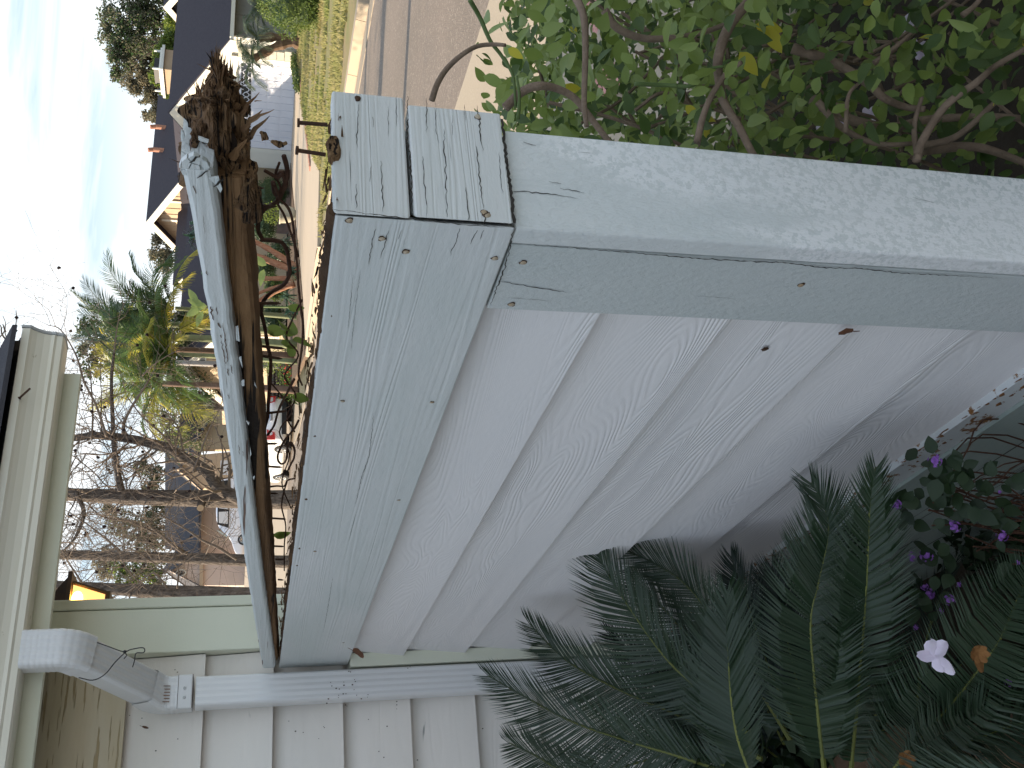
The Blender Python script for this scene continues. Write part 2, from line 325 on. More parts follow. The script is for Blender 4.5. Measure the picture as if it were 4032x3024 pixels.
def ovalcloud(C, ln, wd, mats, name, parent, A, B, mi):
    n = len(C); N = np.cross(A, B); ln = ln[:, None]; wd = wd[:, None]; cu = rng.uniform(-.05, .28, n)[:, None]; P = []
    for t, w in ((0, 0), (.22, .40), (.5, .5), (.78, .32), (1, 0)):
        z = -cu*ln*t*t; c = C+A*ln*t+N*z
        if w == 0: P.append(c)
        else: P += [c+B*wd*w+N*wd*w*.45, c, c-B*wd*w+N*wd*w*.45]
    V = np.stack(P, 1).reshape(-1, 3); k = np.arange(n)[:, None]*11
    T = [[0, 1, 2], [0, 2, 3], [1, 4, 5], [1, 5, 2], [2, 5, 6], [2, 6, 3], [4, 7, 8], [4, 8, 5], [5, 8, 9], [5, 9, 6], [7, 10, 8], [8, 10, 9]]
    F = np.concatenate([k+t for t in T], 1).reshape(-1, 3); o = npmesh(name, V, F, mats, parent, np.repeat(mi, 12), None, True); o['kind'] = 'stuff'; return o
def leafcloud(C, ln, wd, mats, name, parent=None, a=None, b=None, mi=None, kind=None, base=None):
    """many folded leaves (4 triangles each as 2 bent quads)"""
    n = len(C); A, B, N = frames(n)
    if a is not None: A = a
    if b is not None: B = b; N = np.cross(A, B)
    ln = np.broadcast_to(ln, n)[:, None]; wd = np.broadcast_to(wd, n)[:, None]
    p0 = C; p1 = C+A*ln*.45+B*wd*.5+N*wd*.15; p2 = C+A*ln-N*ln*.08; p3 = C+A*ln*.45-B*wd*.5+N*wd*.15; pm = C+A*ln*.5
    V = np.stack([p0, p1, p2, p3, pm], 1).reshape(-1, 3); k = np.arange(n)[:, None]*5
    F = np.concatenate([k+[0, 1, 4], k+[1, 2, 4], k+[2, 3, 4], k+[3, 0, 4]], 1).reshape(-1, 3)
    if mi is None: mi = rng.integers(0, len(mats) if isinstance(mats, list) else 1, n)
    o = npmesh(name, V, F, mats, parent, np.repeat(mi, 4), base)
    if kind: o['kind'] = kind
    return o

# ================================================================== THE SETTING
XW, YH = .62, 2.82
def slab(name, poly, z, mat, th=.02, sub=0):
    b = MB(); b.prism([(x, y, z-th) for x, y in poly], (0, 0, th)); o = b.build(name, mat); o['kind'] = 'structure'; return o
def curbx(y): return 10.4+.178*(y-10.3)+max(0, y-24)**1.5*.045
def nearx(y): return 4.62+.15*(y-4.6)
g = MB()
for a, b_ in (((.7, -60), (400, 900)), ((-400, 2.9), (.7, 900)), ((-400, -60), (-6, 2.9)), ((-6, -60), (.7, -6))): 
    g.add([(a[0], a[1], -.06), (b_[0], a[1], -.06), (b_[0], b_[1], -.06), (a[0], b_[1], -.06)], [(0, 1, 2, 3)])
g.build('ground', m_grout)['kind'] = 'structure'
g = MB(); n_ = 26
for i in range(n_+1):
    for j in range(n_+1):
        x = -6+6.64*i/n_; y = -6+8.8*j/n_; g.v.append((x, y, -.45+.04*noise.noise(Vector((x*2, y*2, 0)))))
g.f = [(i*(n_+1)+j, (i+1)*(n_+1)+j, (i+1)*(n_+1)+j+1, i*(n_+1)+j+1) for i in range(n_) for j in range(n_)]; g.mi = [0]*len(g.f)
g.build('planting_bed', m_soil)['kind'] = 'structure'
ys = [-30, -10, 0, 4, 8, 12, 16, 20, 24, 28, 32, 38, 46, 60]
slab('street', [(nearx(y), y) for y in ys]+[(curbx(y)-.45, y) for y in ys[::-1]], 0, m_asph)
slab('near_driveway', [(1.75, -12)]+[(nearx(y)-.012, y) for y in (-12, 0, 4, 8, 10)]+[(1.75, 10)], .004, m_conc)
slab('yard_soil', [(.72, -6), (1.74, -6), (1.74, 2.9), (.72, 2.9)], .0, m_soil)
slab('front_yard', [(.84, 2.92), (1.74, 2.92), (1.74, 10.02), (nearx(10.02)-.02, 10.02), (nearx(30), 30), (.84, 30)], .006, m_turf)
b = MB()
for y0, y1 in zip(ys[1:-1], ys[2:]): b.hexa([(curbx(y0)-.44, y0, -.02), (curbx(y0)-.015, y0, -.02), (curbx(y1)-.015, y1, -.02), (curbx(y1)-.44, y1, -.02)], [(curbx(y0)-.44, y0, .008), (curbx(y0)-.015, y0, -.004), (curbx(y1)-.015, y1, -.004), (curbx(y1)-.44, y1, .008)])
b.build('gutter_pan', m_conc2)['kind'] = 'structure'
b = MB()
for k in range(17):     # kerb in cast lengths with joints
    y0 = 2+1.15*k; y1 = y0+1.14
    b.hexa([(curbx(y0), y0, -.02), (curbx(y0)+.16, y0, -.02), (curbx(y1)+.16, y1, -.02), (curbx(y1), y1, -.02)], [(curbx(y0)+.03, y0, .125), (curbx(y0)+.16, y0, .13), (curbx(y1)+.16, y1, .13), (curbx(y1)+.03, y1, .125)])
b.build('far_kerb', m_conc2)['kind'] = 'structure'
# far side: lawn, driveway, planting
drv = [G(1160, 660), G(1166, 250), G(1200, 389), G(1258, 608), G(1290, 760)]
dpoly = [(30.2, 34.4), (30.2, 28.7), (24.0, 24.6), (17.2, 19.3), (13.6, 15.9), (12.2, 16.6), (12.9, 21.5), (14.8, 22.6), (17.5, 24.6), (21.5, 27.9), (26.6, 32.0)]
slab('far_driveway', dpoly, .135, m_drive, .1)
lawn = [(curbx(y)+.165, y) for y in (-2, 2, 6, 10, 14, 15.6)]+[(13.55, 15.75), (17.15, 19.2), (23.6, 24.2), (26.5, 26.2), (30.2, 27.2), (46, 20), (40, -4)]
slab('far_lawn', lawn, .13, m_turf, .1)
slab('far_garden_bed', [(12.5, 21.6), (14.7, 22.75), (17.4, 24.75), (21.4, 28.05), (26.4, 32.1), (30, 34.6), (40, 44), (30, 52), (16.4, 30.5), (14.0, 25)], .14, m_mulch, .1)
slab('side_street', [(curbx(28), 28), (17.6, 31), (18, 60), (curbx(60)-.5, 60), (curbx(40)-.5, 40)], -.008, m_conc2, .02)
def tufts(name, poly, n, z, h, sp):
    P = np.array(poly); lo, hi = P.min(0), P.max(0); pts = []
    def inside(q):
        r = np.zeros(len(q), bool); j = len(P)-1
        for i in range(len(P)):
            c = ((P[i, 1] > q[:, 1]) != (P[j, 1] > q[:, 1])) & (q[:, 0] < (P[j, 0]-P[i, 0])*(q[:, 1]-P[i, 1])/(P[j, 1]-P[i, 1]+1e-9)+P[i, 0]); r ^= c; j = i
        return r
    q = rng.uniform(lo, hi, (n*3, 2)); q = q[inside(q)][:n]
    keep = np.array([noise.noise(Vector((a*.9, b*.35, 1)))+.35*noise.noise(Vector((a*4, b*4, 3))) > sp for a, b in q]); q = q[keep]; n = len(q)
    C = np.c_[q, np.full(n, z)]; a = rng.normal(size=(n, 3))*[.5, .5, 0]+[0, 0, 1.]; a /= np.linalg.norm(a, axis=1)[:, None]
    b = np.cross(a, rng.normal(size=(n, 3))); b /= np.linalg.norm(b, axis=1)[:, None]; hh = rng.uniform(.5, 1.2, n)*h
    V = np.stack([C-b*h*.25, C+b*h*.25, C+a*hh[:, None]], 1).reshape(-1, 3); F = np.arange(n*3).reshape(-1, 3)
    o = npmesh(name, V, F, m_grass); o['kind'] = 'stuff'; tag(o, 'patchy green grass with worn dry streaks across the street', 'grass'); return o
tufts('lawn_grass', [p for p in lawn if p[0] < 31], 60000, .128, .10, -.04)

# ================================================================== THE LOW SIDING WALL
wall = thing('garden_wall', (.69, 1.8, -.45), 'low lap-sided garden wall with cracked blue-white paint, its cap torn off, running to the house', 'wall')
MB().box((.648, .814, -.45), (.752, 2.80, 1.112)).build('wall_core', m_rot, wall)
MB().prism([(XW, .7895, .944), (.640, .8095, .944), (.640, 2.792, .944), (XW, 2.792, .944)], (0, 0, .187)).build('face_board', m_face, wall)
bevel(bpy.data.objects["face_board"], .002)
def blk(z0, z1, x1, nm, dy=0):
    o = MB().prism([(.6212, .788+dy, z0), (x1, .788+dy, z0), (x1, .811, z0), (.6440, .811, z0)], (0, 0, z1-z0)).build(nm, m_end, wall); bevel(o, .0025); return o
blk(1.0555, 1.133, .7885, 'end_block'); blk(.947, 1.0515, .776, 'end_block', -.003)
o = MB().prism([(.7605, .7945, -.45), (.6225, .7945, -.45), (.6225, .8215, -.45), (.7605, .8215, -.45)], (0, 0, 1.3925)).build('post_board', m_post, wall); bevel(o, .003)
o = MB().box((.6235, .8240, -.45), (.642, .9525, .9405)).build('corner_trim', m_trim, wall); bevel(o, .002)
zl = [.943, .794, .618, .433, .250, .085]
for i in range(5):      # lap siding: lower edge proud, upper edge tucked under the board above
    z1, z0 = zl[i]+.012, zl[i+1]
    if i == 0: z1 = .9425
    xt, xb = .6480, .6275
    b = MB(); ny = 24
    for j in range(ny+1):
        y = .945+(2.79-.945)*j/ny; w = .0012*noise.noise(Vector((y*9, i*3.3, 0)))
        b.v += [(xt, y, z1), (xb, y, z0+w), (xb+.018, y, z0+w), (xt+.002, y, z1)]
    for j in range(ny):
        for k in range(4): b.f.append((j*4+k, j*4+(k+1) % 4, (j+1)*4+(k+1) % 4, (j+1)*4+k))
    b.mi = [0]*len(b.f); b.build('siding_board', m_side, wall)
MB().prism([(.617, .955, .028), (.617, .955, .083), (.645, .955, .093), (.645, .955, .028)], (0, 1.83, 0)).build('drip_ledge', m_flash, wall)
MB().box((.611, .80, -.45), (.640, 2.80, .0265)).build('base_board', m_base, wall)
b = MB()
for k in range(420):
    y = .98+1.75*random.random()**1.1; s = random.uniform(.0015, .0045); b.ball((.6165+random.uniform(0, .004), y, .083-random.random()**2*.030), s, 6, 3, sc=(.3, 1.8, 1), nz=1.2)
tag(b.build('rust_crust', m_rust, wall), kind='stuff')
MB().box((.604, 2.742, -.45), (.640, 2.816, .941)).build('junction_batten', m_fascia, wall)
MB().box((.754, .822, -.45), (.772, 2.80, 1.10)).build('back_board', m_trim, wall)
# nail heads, filled or rusting, at their surveyed places on the boards
def nailhead(p, nrm, r, ring=True, filler=True):
    n = Vector(nrm); u = n.orthogonal().normalized(); w = n.cross(u); b = MB()
    def disc(rr, h, mi, jag=0.):
        k = 10; q = [p+n*h]+[p+n*h*.6+(u*math.cos(2*PI*i/k)+w*math.sin(2*PI*i/k))*rr*(1+jag*random.uniform(-1, 1)) for i in range(k)]
        b.add(q, [(0, 1+i, 1+(i+1) % k) for i in range(k)], mi)
    r *= .82
    if ring: disc(r*1.22, .0009, 1, .3)
    disc(r, .0018, 0 if filler else 1, .12)
    b.build('nail_head', [m_putty, m_nail], wall)
for x, y in ((1376, 866), (1503, 938), (1948, 1015), (1600, 990), (1920, 845)): 
    p = PX(x, y, XW); nailhead(p, (-1, 0, 0), .0042, True)
for x, y in ((1349, 1578), (1700, 1582), (1570, 1968), (1240, 2170), (1352, 2530)): nailhead(PX(x, y, XW), (-1, 0, 0), .0032, True)
for x, y in ((1408, 390), (1880, 462), (1905, 838)): nailhead(PY(x, y, .785 if x > 1600 else .788), (0, -1, 0), .0040, True, x != 1408)
for x, y in ((2060, 1032), (2014, 1197), (3153, 1121)): nailhead(PX(x, y, .6235), (-1, 0, 0), .0045, True)
for x, y, r in ((2139, 1571, .004), (2583, 1580, .0045), (2998, 1603, .004), (3405, 1602, .006), (3010, 1374, .005), (3255, 1344, .003), (2315, 1942, .004), (2675, 1943, .004), (3003, 1943, .005), (2120, 2186, .004), (2413, 2186, .004)):
    p = PX(x, y, .6345); nailhead(p, (-1, 0, 0), r, True, r < .0046)
# principal open cracks: ragged slivers where the paint has split to the dark wood
def crack(pl, conv, w, nrm, off=.0006, parent=None, mat=None):
    w = w*.78
    P = [Vector(conv(x, y))+Vector(nrm)*off for x, y in pl]; Q = [P[0]]
    for a, b_ in zip(P, P[1:]):
        k = max(2, int((b_-a).length/.004))
        for i in range(1, k+1):
            q = a.lerp(b_, i/k); d = (b_-a).normalized().cross(Vector(nrm)); Q.append(q+d*random.uniform(-1, 1)*min(.0011, w*.9))
    v = []; n = len(Q)
    for i, q in enumerate(Q):
        d = (Q[min(i+1, n-1)]-Q[max(i-1, 0)]).normalized().cross(Vector(nrm)); t = math.sin(PI*min(1, (i+.4)/n*1.06))**.5*w*random.uniform(.45, 1.15)*.5 if w < .0025 else w*.5*random.uniform(.6, 1.2)
        v += [q+d*t, q-d*t]
    b = MB(); b.add(v, [(2*i, 2*i+1, 2*i+3, 2*i+2) for i in range(n-1)]); b.build('paint_crack', mat or m_crack, parent or wall)
cx = lambda X: (lambda x, y: PX(x, y, X)); cy = lambda Y: (lambda x, y: PY(x, y, Y))
z7 = lambda L_: [(1200+.4069*a, 250+.4069*b_) for a, b_ in L_]
for L_, w in (([(995, 320), (1000, 560), (992, 760), (1018, 870), (1030, 1100), (1035, 1330), (1042, 1490)], .0032),):
    crack(z7(L_), cy(.7875), w, (0, -1, 0))
for L_, w in (([(522, 390), (512, 560), (502, 700), (505, 840)], .0012), ([(735, 945), (745, 1100), (752, 1300), (760, 1450)], .0016), ([(497, 1170), (498, 1410)], .0012),
              ([(1668, 410), (1675, 500), (1690, 580), (1708, 750), (1722, 860)], .0018), ([(1655, 800), (1680, 1000), (1700, 1200), (1730, 1410)], .0020),
              ([(1740, 1470), (1745, 1560)], .0022), ([(1345, 640), (1350, 850), (1362, 1050), (1372, 1300), (1378, 1530)], .0016), ([(1140, 900), (1160, 1200), (1185, 1510)], .0013),
              ([(1558, 1200), (1575, 1400), (1588, 1550)], .0016), ([(1175, 340), (1180, 680)], .0012), ([(1265, 370), (1270, 650), (1300, 790)], .0008), ([(655, 520), (665, 620)], .001), ([(1880, 860), (1890, 1060), (1915, 1270)], .0010), ([(805, 420), (808, 720)], .0008), ([(885, 320), (890, 620)], .0007), ([(1545, 400), (1552, 560)], .0008), ([(1425, 500), (1428, 700)], .0006), ([(640, 1000), (625, 1150)], .0006)):
    crack(z7(L_), cy(.7848 if L_[0][0] > 1010 else .7878), w, (0, -1, 0))
crack(z7([(235, 1400), (420, 1425), (590, 1450), (760, 1465), (960, 1490), (1040, 1500), (1300, 1525), (1560, 1560), (2020, 1590)]), cx(XW-.0002), .0022, (-1, 0, 0))
crack([(1976, 470), (1985, 560), (1995, 640), (2006, 720), (2018, 800), (2023, 880)], cy(.786), .0045, (0, -1, 0))
crack([(2022, 893), (2010, 960), (1992, 1040), (1960, 1120), (1925, 1215)], cx(XW-.001), .0022, (-1, 0, 0))
crack([(2012, 955), (2100, 963), (2260, 975), (2450, 990), (2700, 1012), (2890, 1025), (3080, 1032), (3230, 1052), (3390, 1056), (3560, 1075), (3800, 1085), (4040, 1103)], cx(.6222), .0024, (-1, 0, 0))
for pl, w in (([(1998, 752), (2080, 757), (2200, 770), (2280, 785)], .0016), ([(2205, 742), (2300, 760)], .0013), ([(2060, 560), (2110, 575)], .0011), ([(2160, 715), (2210, 725)], .0010), ([(2275, 600), (2325, 605)], .0008), ([(3600, 780), (3680, 800)], .0007)):
    crack(pl, cy(.7943), w, (0, -1, 0))
for pl, w in (([(1961, 1105), (2020, 1115), (2100, 1128), (2240, 1150)], .0018), ([(2000, 1170), (2180, 1185)], .0007), ([(2740, 1163), (2900, 1175)], .0006)):
    crack(pl, cx(.6233), w, (-1, 0, 0))
for pl, w in (([(1480, 900), (1470, 930), (1458, 1000), (1450, 1050)], .0011), ([(1530, 905), (1515, 960), (1495, 1020)], .0010), ([(1580, 905), (1570, 940)], .0008), ([(1810, 898), (1790, 960), (1770, 1010)], .0013), ([(1880, 905), (1850, 960)], .0012), ([(1905, 905), (1890, 940)], .0010), ([(1470, 1625), (1465, 1700), (1452, 1800), (1420, 1890), (1395, 2010)], .0011), ([(1310, 2270), (1290, 2400), (1270, 2500)], .0009), ([(1420, 1060), (1400, 1200), (1380, 1400)], .0006), ([(1390, 1080), (1370, 1300)], .0006)):
    crack(pl, cx(XW), w, (-1, 0, 0))

# rotten timber: noisy beams with fibres
def rough(name, path, n=14, amp=.008, sc=22., mat=m_rot, parent=None, fine=.35, flat=3., step=.006, smooth=False, skew=None):
    """path rows: (x, y, z, half width in x, half height in z)"""
    P = [Vector(p[:3]) for p in path]; H = [Vector((p[3], p[4], 0)) for p in path]; rows = []
    for i in range(len(P)-1):
        k = max(2, int((P[i+1]-P[i]).length/step))
        for j in range(k): rows.append((P[i].lerp(P[i+1], j/k), H[i].lerp(H[i+1], j/k)))
    rows.append((P[-1], H[-1])); b = MB()
    for p, h in rows:
        for k in range(n):
            a = 2*PI*k/n; ca, sa = math.cos(a), math.sin(a); r = (abs(ca)**flat+abs(sa)**flat)**(-1/flat)
            q = p+Vector((ca*h.x*r, 0, sa*h.y*r)); d = Vector((q.x*sc, q.y*sc*.35, q.z*sc))
            m = noise.noise(d)*amp+abs(noise.noise(d*3.1+Vector((5, 1, 2))))*amp*fine*2-abs(noise.noise(Vector((q.x*sc*5, q.y*sc*.8, q.z*sc*5))))*amp*fine
            nv = Vector((ca, noise.noise(d*2)*.4, sa)); q = q+nv*m
            if skew: q.y += (q.x-p.x)*skew(p.y)
            b.v.append(q)
    R = len(rows)
    b.f = [(i*n+k, i*n+(k+1) % n, (i+1)*n+(k+1) % n, (i+1)*n+k) for i in range(R-1) for k in range(n)]+[tuple(range(n))[::-1], tuple((R-1)*n+k for k in range(n))]
    b.mi = [0]*len(b.f); return b.build(name, mat, parent, smooth)
def fibres(name, C, D, ln, wd, mats, parent):
    b = MB()
    for c, d in zip(C, D):
        c = Vector(c); d = Vector(d).normalized(); u = d.orthogonal().normalized(); u.rotate(Matrix.Rotation(random.random()*6, 3, d)); w = d.cross(u); l_ = ln*random.uniform(.4, 1.4); r = wd*random.uniform(.4, 1.4)
        m = c+d*l_*.5+u*l_*.06*random.uniform(-1, 1)
        b.add([c+u*r, c-u*r*.4+w*r*.8, c-u*r*.4-w*r*.8, m+u*r*.9, m-u*r*.4+w*r*.6, m-u*r*.4-w*r*.6, c+d*l_], [(0, 1, 4, 3), (1, 2, 5, 4), (2, 0, 3, 5), (3, 4, 6), (4, 5, 6), (5, 3, 6), (0, 2, 1)], random.randrange(len(mats)))
    o = b.build(name, mats, parent); o['kind'] = 'stuff'; return o
rough('rotten_wall_top', [(.705, .792, 1.116, .070, .011), (.70, .90, 1.114, .066, .014), (.70, 1.2, 1.110, .064, .012), (.70, 1.6, 1.110, .064, .013), (.70, 2.0, 1.110, .064, .012), (.70, 2.79, 1.112, .064, .012)], mat=m_rotdark, n=22, amp=.010, sc=24, parent=wall, step=.008)
rough('rotten_edge', [(.636, .80, 1.122, .013, .013), (.636, .86, 1.123, .013, .015), (.635, 1.0, 1.121, .012, .0125), (.635, 1.5, 1.121, .012, .013), (.636, 2.2, 1.121, .012, .014), (.636, 2.78, 1.120, .012, .012)], n=10, amp=.0055, sc=70, mat=m_rotdark, parent=wall, step=.0035)
pk = [PY(x, y, .7872) for x, y in ((1300, 640), (1310, 610), (1318, 585), (1318, 560), (1304, 545))]
rough('rotten_pocket', [(pk[0].x, .789, pk[0].z, .004, .003), (pk[1].x, .789, pk[1].z, .005, .008), (pk[2].x, .789, pk[2].z, .006, .010), (pk[3].x, .789, pk[3].z, .006, .009), (pk[4].x, .789, pk[4].z, .004, .003)] and [(pk[2].x, .7835, pk[2].z+.001, .015, .005), (pk[2].x, .7875, pk[2].z+.001, .017, .007), (pk[2].x, .795, pk[2].z, .015, .006)], n=20, amp=.003, sc=120, parent=wall, step=.0015)
C = [(random.uniform(.635, .76), .79+2.0*random.random()**1.5, 1.126+random.uniform(-.004, .008)) for _ in range(420)]
fibres('rot_fibres', C, [(random.gauss(0, .5), random.choice((-1, 1))*1., random.uniform(-.05, .22)) for _ in C], .024, .0017, [m_rot, m_splint, m_timber], wall)

# ------------------------------------------------------------------ the lifted, rotten cap rail
rail = thing('rotten_cap_rail', (.66, 1.7, 1.2), 'detached wooden cap rail with peeling paint and crumbling rotten end, prised up above the wall', 'rail')
rows = []
for py, t_, b_ in ((668, 708, 838), (760, 728, 853), (833, 744, 866), (1000, 775, 884), (1200, 806, 909), (1300, 824, 921), (1700, 888, 969), (2000, 932, 1003), (2300, 976, 1040), (2630, 1032, 1086)):
    p, q = PX(t_, py, .612), PX(b_, py, .612); rows.append(((p.y+q.y)/2, p.z, q.z))
b = MB(); k = 0
for i in range(len(rows)-1):
    (y0, a0, c0), (y1, a1, c1) = rows[i], rows[i+1]; m = max(2, int((y1-y0)/.012))
    for j in range(m+(i == len(rows)-2)):
        t = j/m; y = y0+(y1-y0)*t; a = a0+(a1-a0)*t; c = c0+(c1-c0)*t
        w = .0018*noise.noise(Vector((y*16, 0, 7)))+.0010*noise.noise(Vector((y*70, 0, 2))); w2 = .0016*noise.noise(Vector((y*30, 4, 7)))
        b.v += [(.6135, y, c+w2+.003), (.6120, y, c+w2+.006), (.6120, y, a-.006+w), (.6150, y, a-.0015+w), (.628, y, a+w*.5), (.700, y, a), (.700, y, c), (.617, y, c+w2)]; k += 1
b.f = [(i*8+q, i*8+(q+1) % 8, (i+1)*8+(q+1) % 8, (i+1)*8+q) for i in range(k-1) for q in range(8)]+[tuple(range(8))[::-1], tuple((k-1)*8+q for q in range(8))]; b.mi = [0]*len(b.f)
m_rail = M('peeling_rail_paint', (.57, .61, .605), .55, (.65, .66, .65), 4, (1, .3, 1), grain=((6, .22, 9), 4, 60, .16, (13, (2, .20, 8), .655), (.17, .10, .075)), bump=.25, bscale=130, bstretch=(1, .5, 1), spots=(.15, .085, .05), sscale=30, sthr=.72)
b.build('painted_plank', m_rail, rail)
tb = []
for py, t_, b_ in ((700, 830, 978), (833, 850, 987), (1000, 872, 998), (1200, 898, 1013), (1400, 925, 1022), (1700, 960, 1042), (2000, 995, 1060), (2300, 1032, 1082), (2600, 1074, 1098)):
    p, q = PX(t_, py, .632), PX(b_, py, .632); tb.append((.672, (p.y+q.y)/2, (p.z+q.z)/2, .040, (p.z-q.z)/2-.001))
rough('brown_timber', tb, n=26, amp=.003, sc=34, mat=m_timber, parent=rail, flat=4, step=.008)
rr = []; 
for py, t_, b_ in ((800, 838, 985), (700, 745, 985), (650, 712, 980), (565, 722, 972), (500, 738, 962), (430, 750, 952), (392, 762, 944), (376, 808, 940), (335, 826, 925), (300, 832, 895), (282, 836, 868), (272, 840, 856)):
    p, q = PX(t_+20, py, .682), PX(b_-18, py, .682); rr.append((.682, (p.y+q.y)/2, (p.z+q.z)/2, .016+.020*min(1, (py-225)/200), (p.z-q.z)/2))
ysk = lambda y: .97*max(0, min(1, (rr[1][1]-y)/(rr[1][1]-rr[5][1])))
rough('rotten_end', rr, n=52, amp=.0095, sc=42, parent=rail, flat=2.6, step=.0018, fine=1.1, skew=ysk)
rc = []
for py, t_, b_ in ((705, 715, 780), (660, 716, 790), (610, 724, 790), (570, 736, 790), (545, 752, 785)):
    p, q = PX(t_, py, .648), PX(b_, py, .648); rc.append((.650, (p.y+q.y)/2, (p.z+q.z)/2, .012, (p.z-q.z)/2))
rough('rotten_chunk', rc, n=20, amp=.005, sc=80, parent=rail, step=.0025)
rough('rotten_chunk', [(.648, .835, 1.222, .010, .016), (.650, .80, 1.222, .016, .017), (.654, .765, 1.220, .014, .010)], n=16, amp=.008, sc=70, parent=rail, step=.004)
C = []; D = []
for _ in range(1900):
    i = random.randrange(len(rr)-1); t = random.random(); v = [rr[i][k]+(rr[i+1][k]-rr[i][k])*t for k in range(5)]; a = random.random()*6.28; wild = random.random() < .12
    x_ = math.cos(a)*v[3]; C.append((v[0]+x_, v[1]+x_*ysk(v[1]), v[2]+math.sin(a)*v[4])); g_ = .5 if wild else .13
    D.append((math.cos(a)*.05+random.gauss(0, g_), random.choice((-1, 1)), math.sin(a)*.05+random.gauss(0, g_)))
fibres('rot_fibres', C[:1300], D[:1300], .022, .0009, [m_rot, m_rot, m_splint, m_timber], rail); fibres('rot_fibres', C[1300:], D[1300:], .012, .0017, [m_tanrot, m_tanrot, m_timber, m_rot], rail)
def splinter(a, b_, r, X=.66, X2=None, mat=m_splint):
    p, q = PX(*a, X), PX(*b_, X2 or X); mm = p.lerp(q, .5)+Vector((0, 0, .002)); b = MB()
    b.tube([p, p.lerp(q, .25), mm, p.lerp(q, .8), q], [r, r*.9, r*.75, r*.35, .0002], 5); b.build('splinter', mat, rail)
splinter((950, 452), (1021, 364), .0022); splinter((955, 510), (1034, 432), .0030); splinter((985, 480), (1080, 431), .0018); splinter((968, 552), (1062, 456), .0030, mat=m_rot)
splinter((820, 350), (795, 325), .0022); splinter((955, 540), (975, 585), .004, mat=m_timber); splinter((915, 620), (975, 545), .0045, .648, mat=m_timber); splinter((880, 660), (985, 668), .004, .646); splinter((1002, 398), (1030, 396), .0006); splinter((985, 840), (1010, 905), .0016); splinter((760, 460), (735, 430), .003, mat=m_rot)
for pts in ([(1025, 520), (1040, 530), (1050, 545), (1035, 550), (1030, 530)], [(1068, 556), (1085, 562), (1100, 575), (1128, 562)], [(1075, 560), (1100, 566), (1118, 572)]):
    MB().tube([PX(*p, .66) for p in pts], [.0015, .003, .0022, .0018, .001][:len(pts)], 5).build('hanging_rot_crumb', m_rot, rail)
MB().tube([PX(1040, 540, .66), PX(1070, 558, .66)], .0002, 3).build('cobweb_thread', m_splint, rail)
def flake(poly, X, dx=.002, mat=m_rail, nm='paint_flake', par=None):
    b = MB(); b.prism([PX(x, y, X) for x, y in poly], (dx, 0, 0)); return b.build(nm, mat, par or rail)
flake([(780, 540), (795, 545), (822, 555), (818, 565), (795, 558), (782, 552)], .626)
flake([(712, 515), (722, 518), (728, 540), (714, 560), (711, 535)], .640)
for pl in ([(705, 660), (712, 640), (735, 622), (752, 640), (740, 668)], [(756, 640), (742, 622), (762, 612), (790, 625), (785, 650)], [(742, 672), (757, 645), (785, 654), (790, 680), (765, 694)], [(794, 652), (796, 628), (815, 640), (826, 660), (812, 676)], [(710, 668), (738, 674), (744, 690), (720, 690)]): flake(pl, .6125, .005)
for pl in ([(820, 700), (860, 695), (875, 745), (868, 760), (850, 730)], [(925, 1290), (938, 1285), (944, 1345), (930, 1340)], [(940, 1410), (950, 1405), (955, 1450)], [(950, 1500), (962, 1497), (962, 1520), (952, 1520)], [(968, 1655), (982, 1665), (978, 1675)], [(985, 1760), (990, 1790), (984, 1800)], [(995, 1880), (1003, 1875), (1000, 1890)], [(1000, 1500), (1012, 1530), (1002, 1515)]):
    flake(pl, .6125, .0012)
crk_rail = [([(858, 1270), (870, 1290)], .0030), ([(829, 1205), (840, 1260)], .0030), ([(878, 1270), (888, 1330), (896, 1440)], .0026), ([(893, 1450), (900, 1478)], .003), ([(852, 1210), (860, 1238)], .002), ([(872, 1340), (882, 1400), (888, 1440)], .002), ([(748, 885), (752, 900)], .0015), ([(800, 845), (806, 920)], .0008), ([(812, 1065), (820, 1082)], .0022), ([(908, 1435), (914, 1470)], .0018), ([(897, 1553), (900, 1568)], .002), ([(868, 1318), (873, 1328)], .003), ([(760, 730), (775, 760)], .0018), ([(735, 760), (740, 785)], .0018), ([(940, 1750), (943, 1790)], .0015), ([(955, 1775), (959, 1795)], .0012)]
for pl, w in crk_rail: crack(pl, cx(.6117), w*.8, (-1, 0, 0), parent=rail, mat=m_peel)
for cxy in ((775, 700), (840, 735), (745, 640)): crack([(cxy[0], cxy[1]), (cxy[0]+30, cxy[1]-22), (cxy[0]+45, cxy[1]-30)], cx(.6112), .003, (-1, 0, 0), parent=rail)
def nail(a, b_, r=.0021, X=.69, par=None, head=False):
    p, q = PX(*a, X), PX(*b_, X); d = (q-p).normalized(); m = MB(); m.tube([p, q-d*.005, q], [r, r*.95, r*(.2 if not head else 1)], 8)
    if head: m.tube([p-d*.0015, p+d*.0012], [r*2.1, r*2.1], 9)
    m.build('nail', m_nail, par or rail)
nail((1176, 483), (1290, 491), .0021, .70, wall, True); nail((1170, 592), (1282, 609), .0022, .70, wall, True)
for a, b_ in (((946, 736), (1040, 741)), ((940, 809), (1091, 813)), ((950, 1355), (1122, 1373)), ((975, 1394), (1112, 1413)), ((1000, 1194), (1106, 1194)), ((1040, 1628), (1129, 1618)), ((1050, 1747), (1094, 1747)), ((1010, 1834), (1112, 1840)), ((1030, 1942), (1095, 1943)), ((1065, 2040), (1127, 2044)), ((1075, 2150), (1120, 2152)), ((1085, 2202), (1122, 2203)), ((1095, 2282), (1118, 2284))): nail(a, b_)

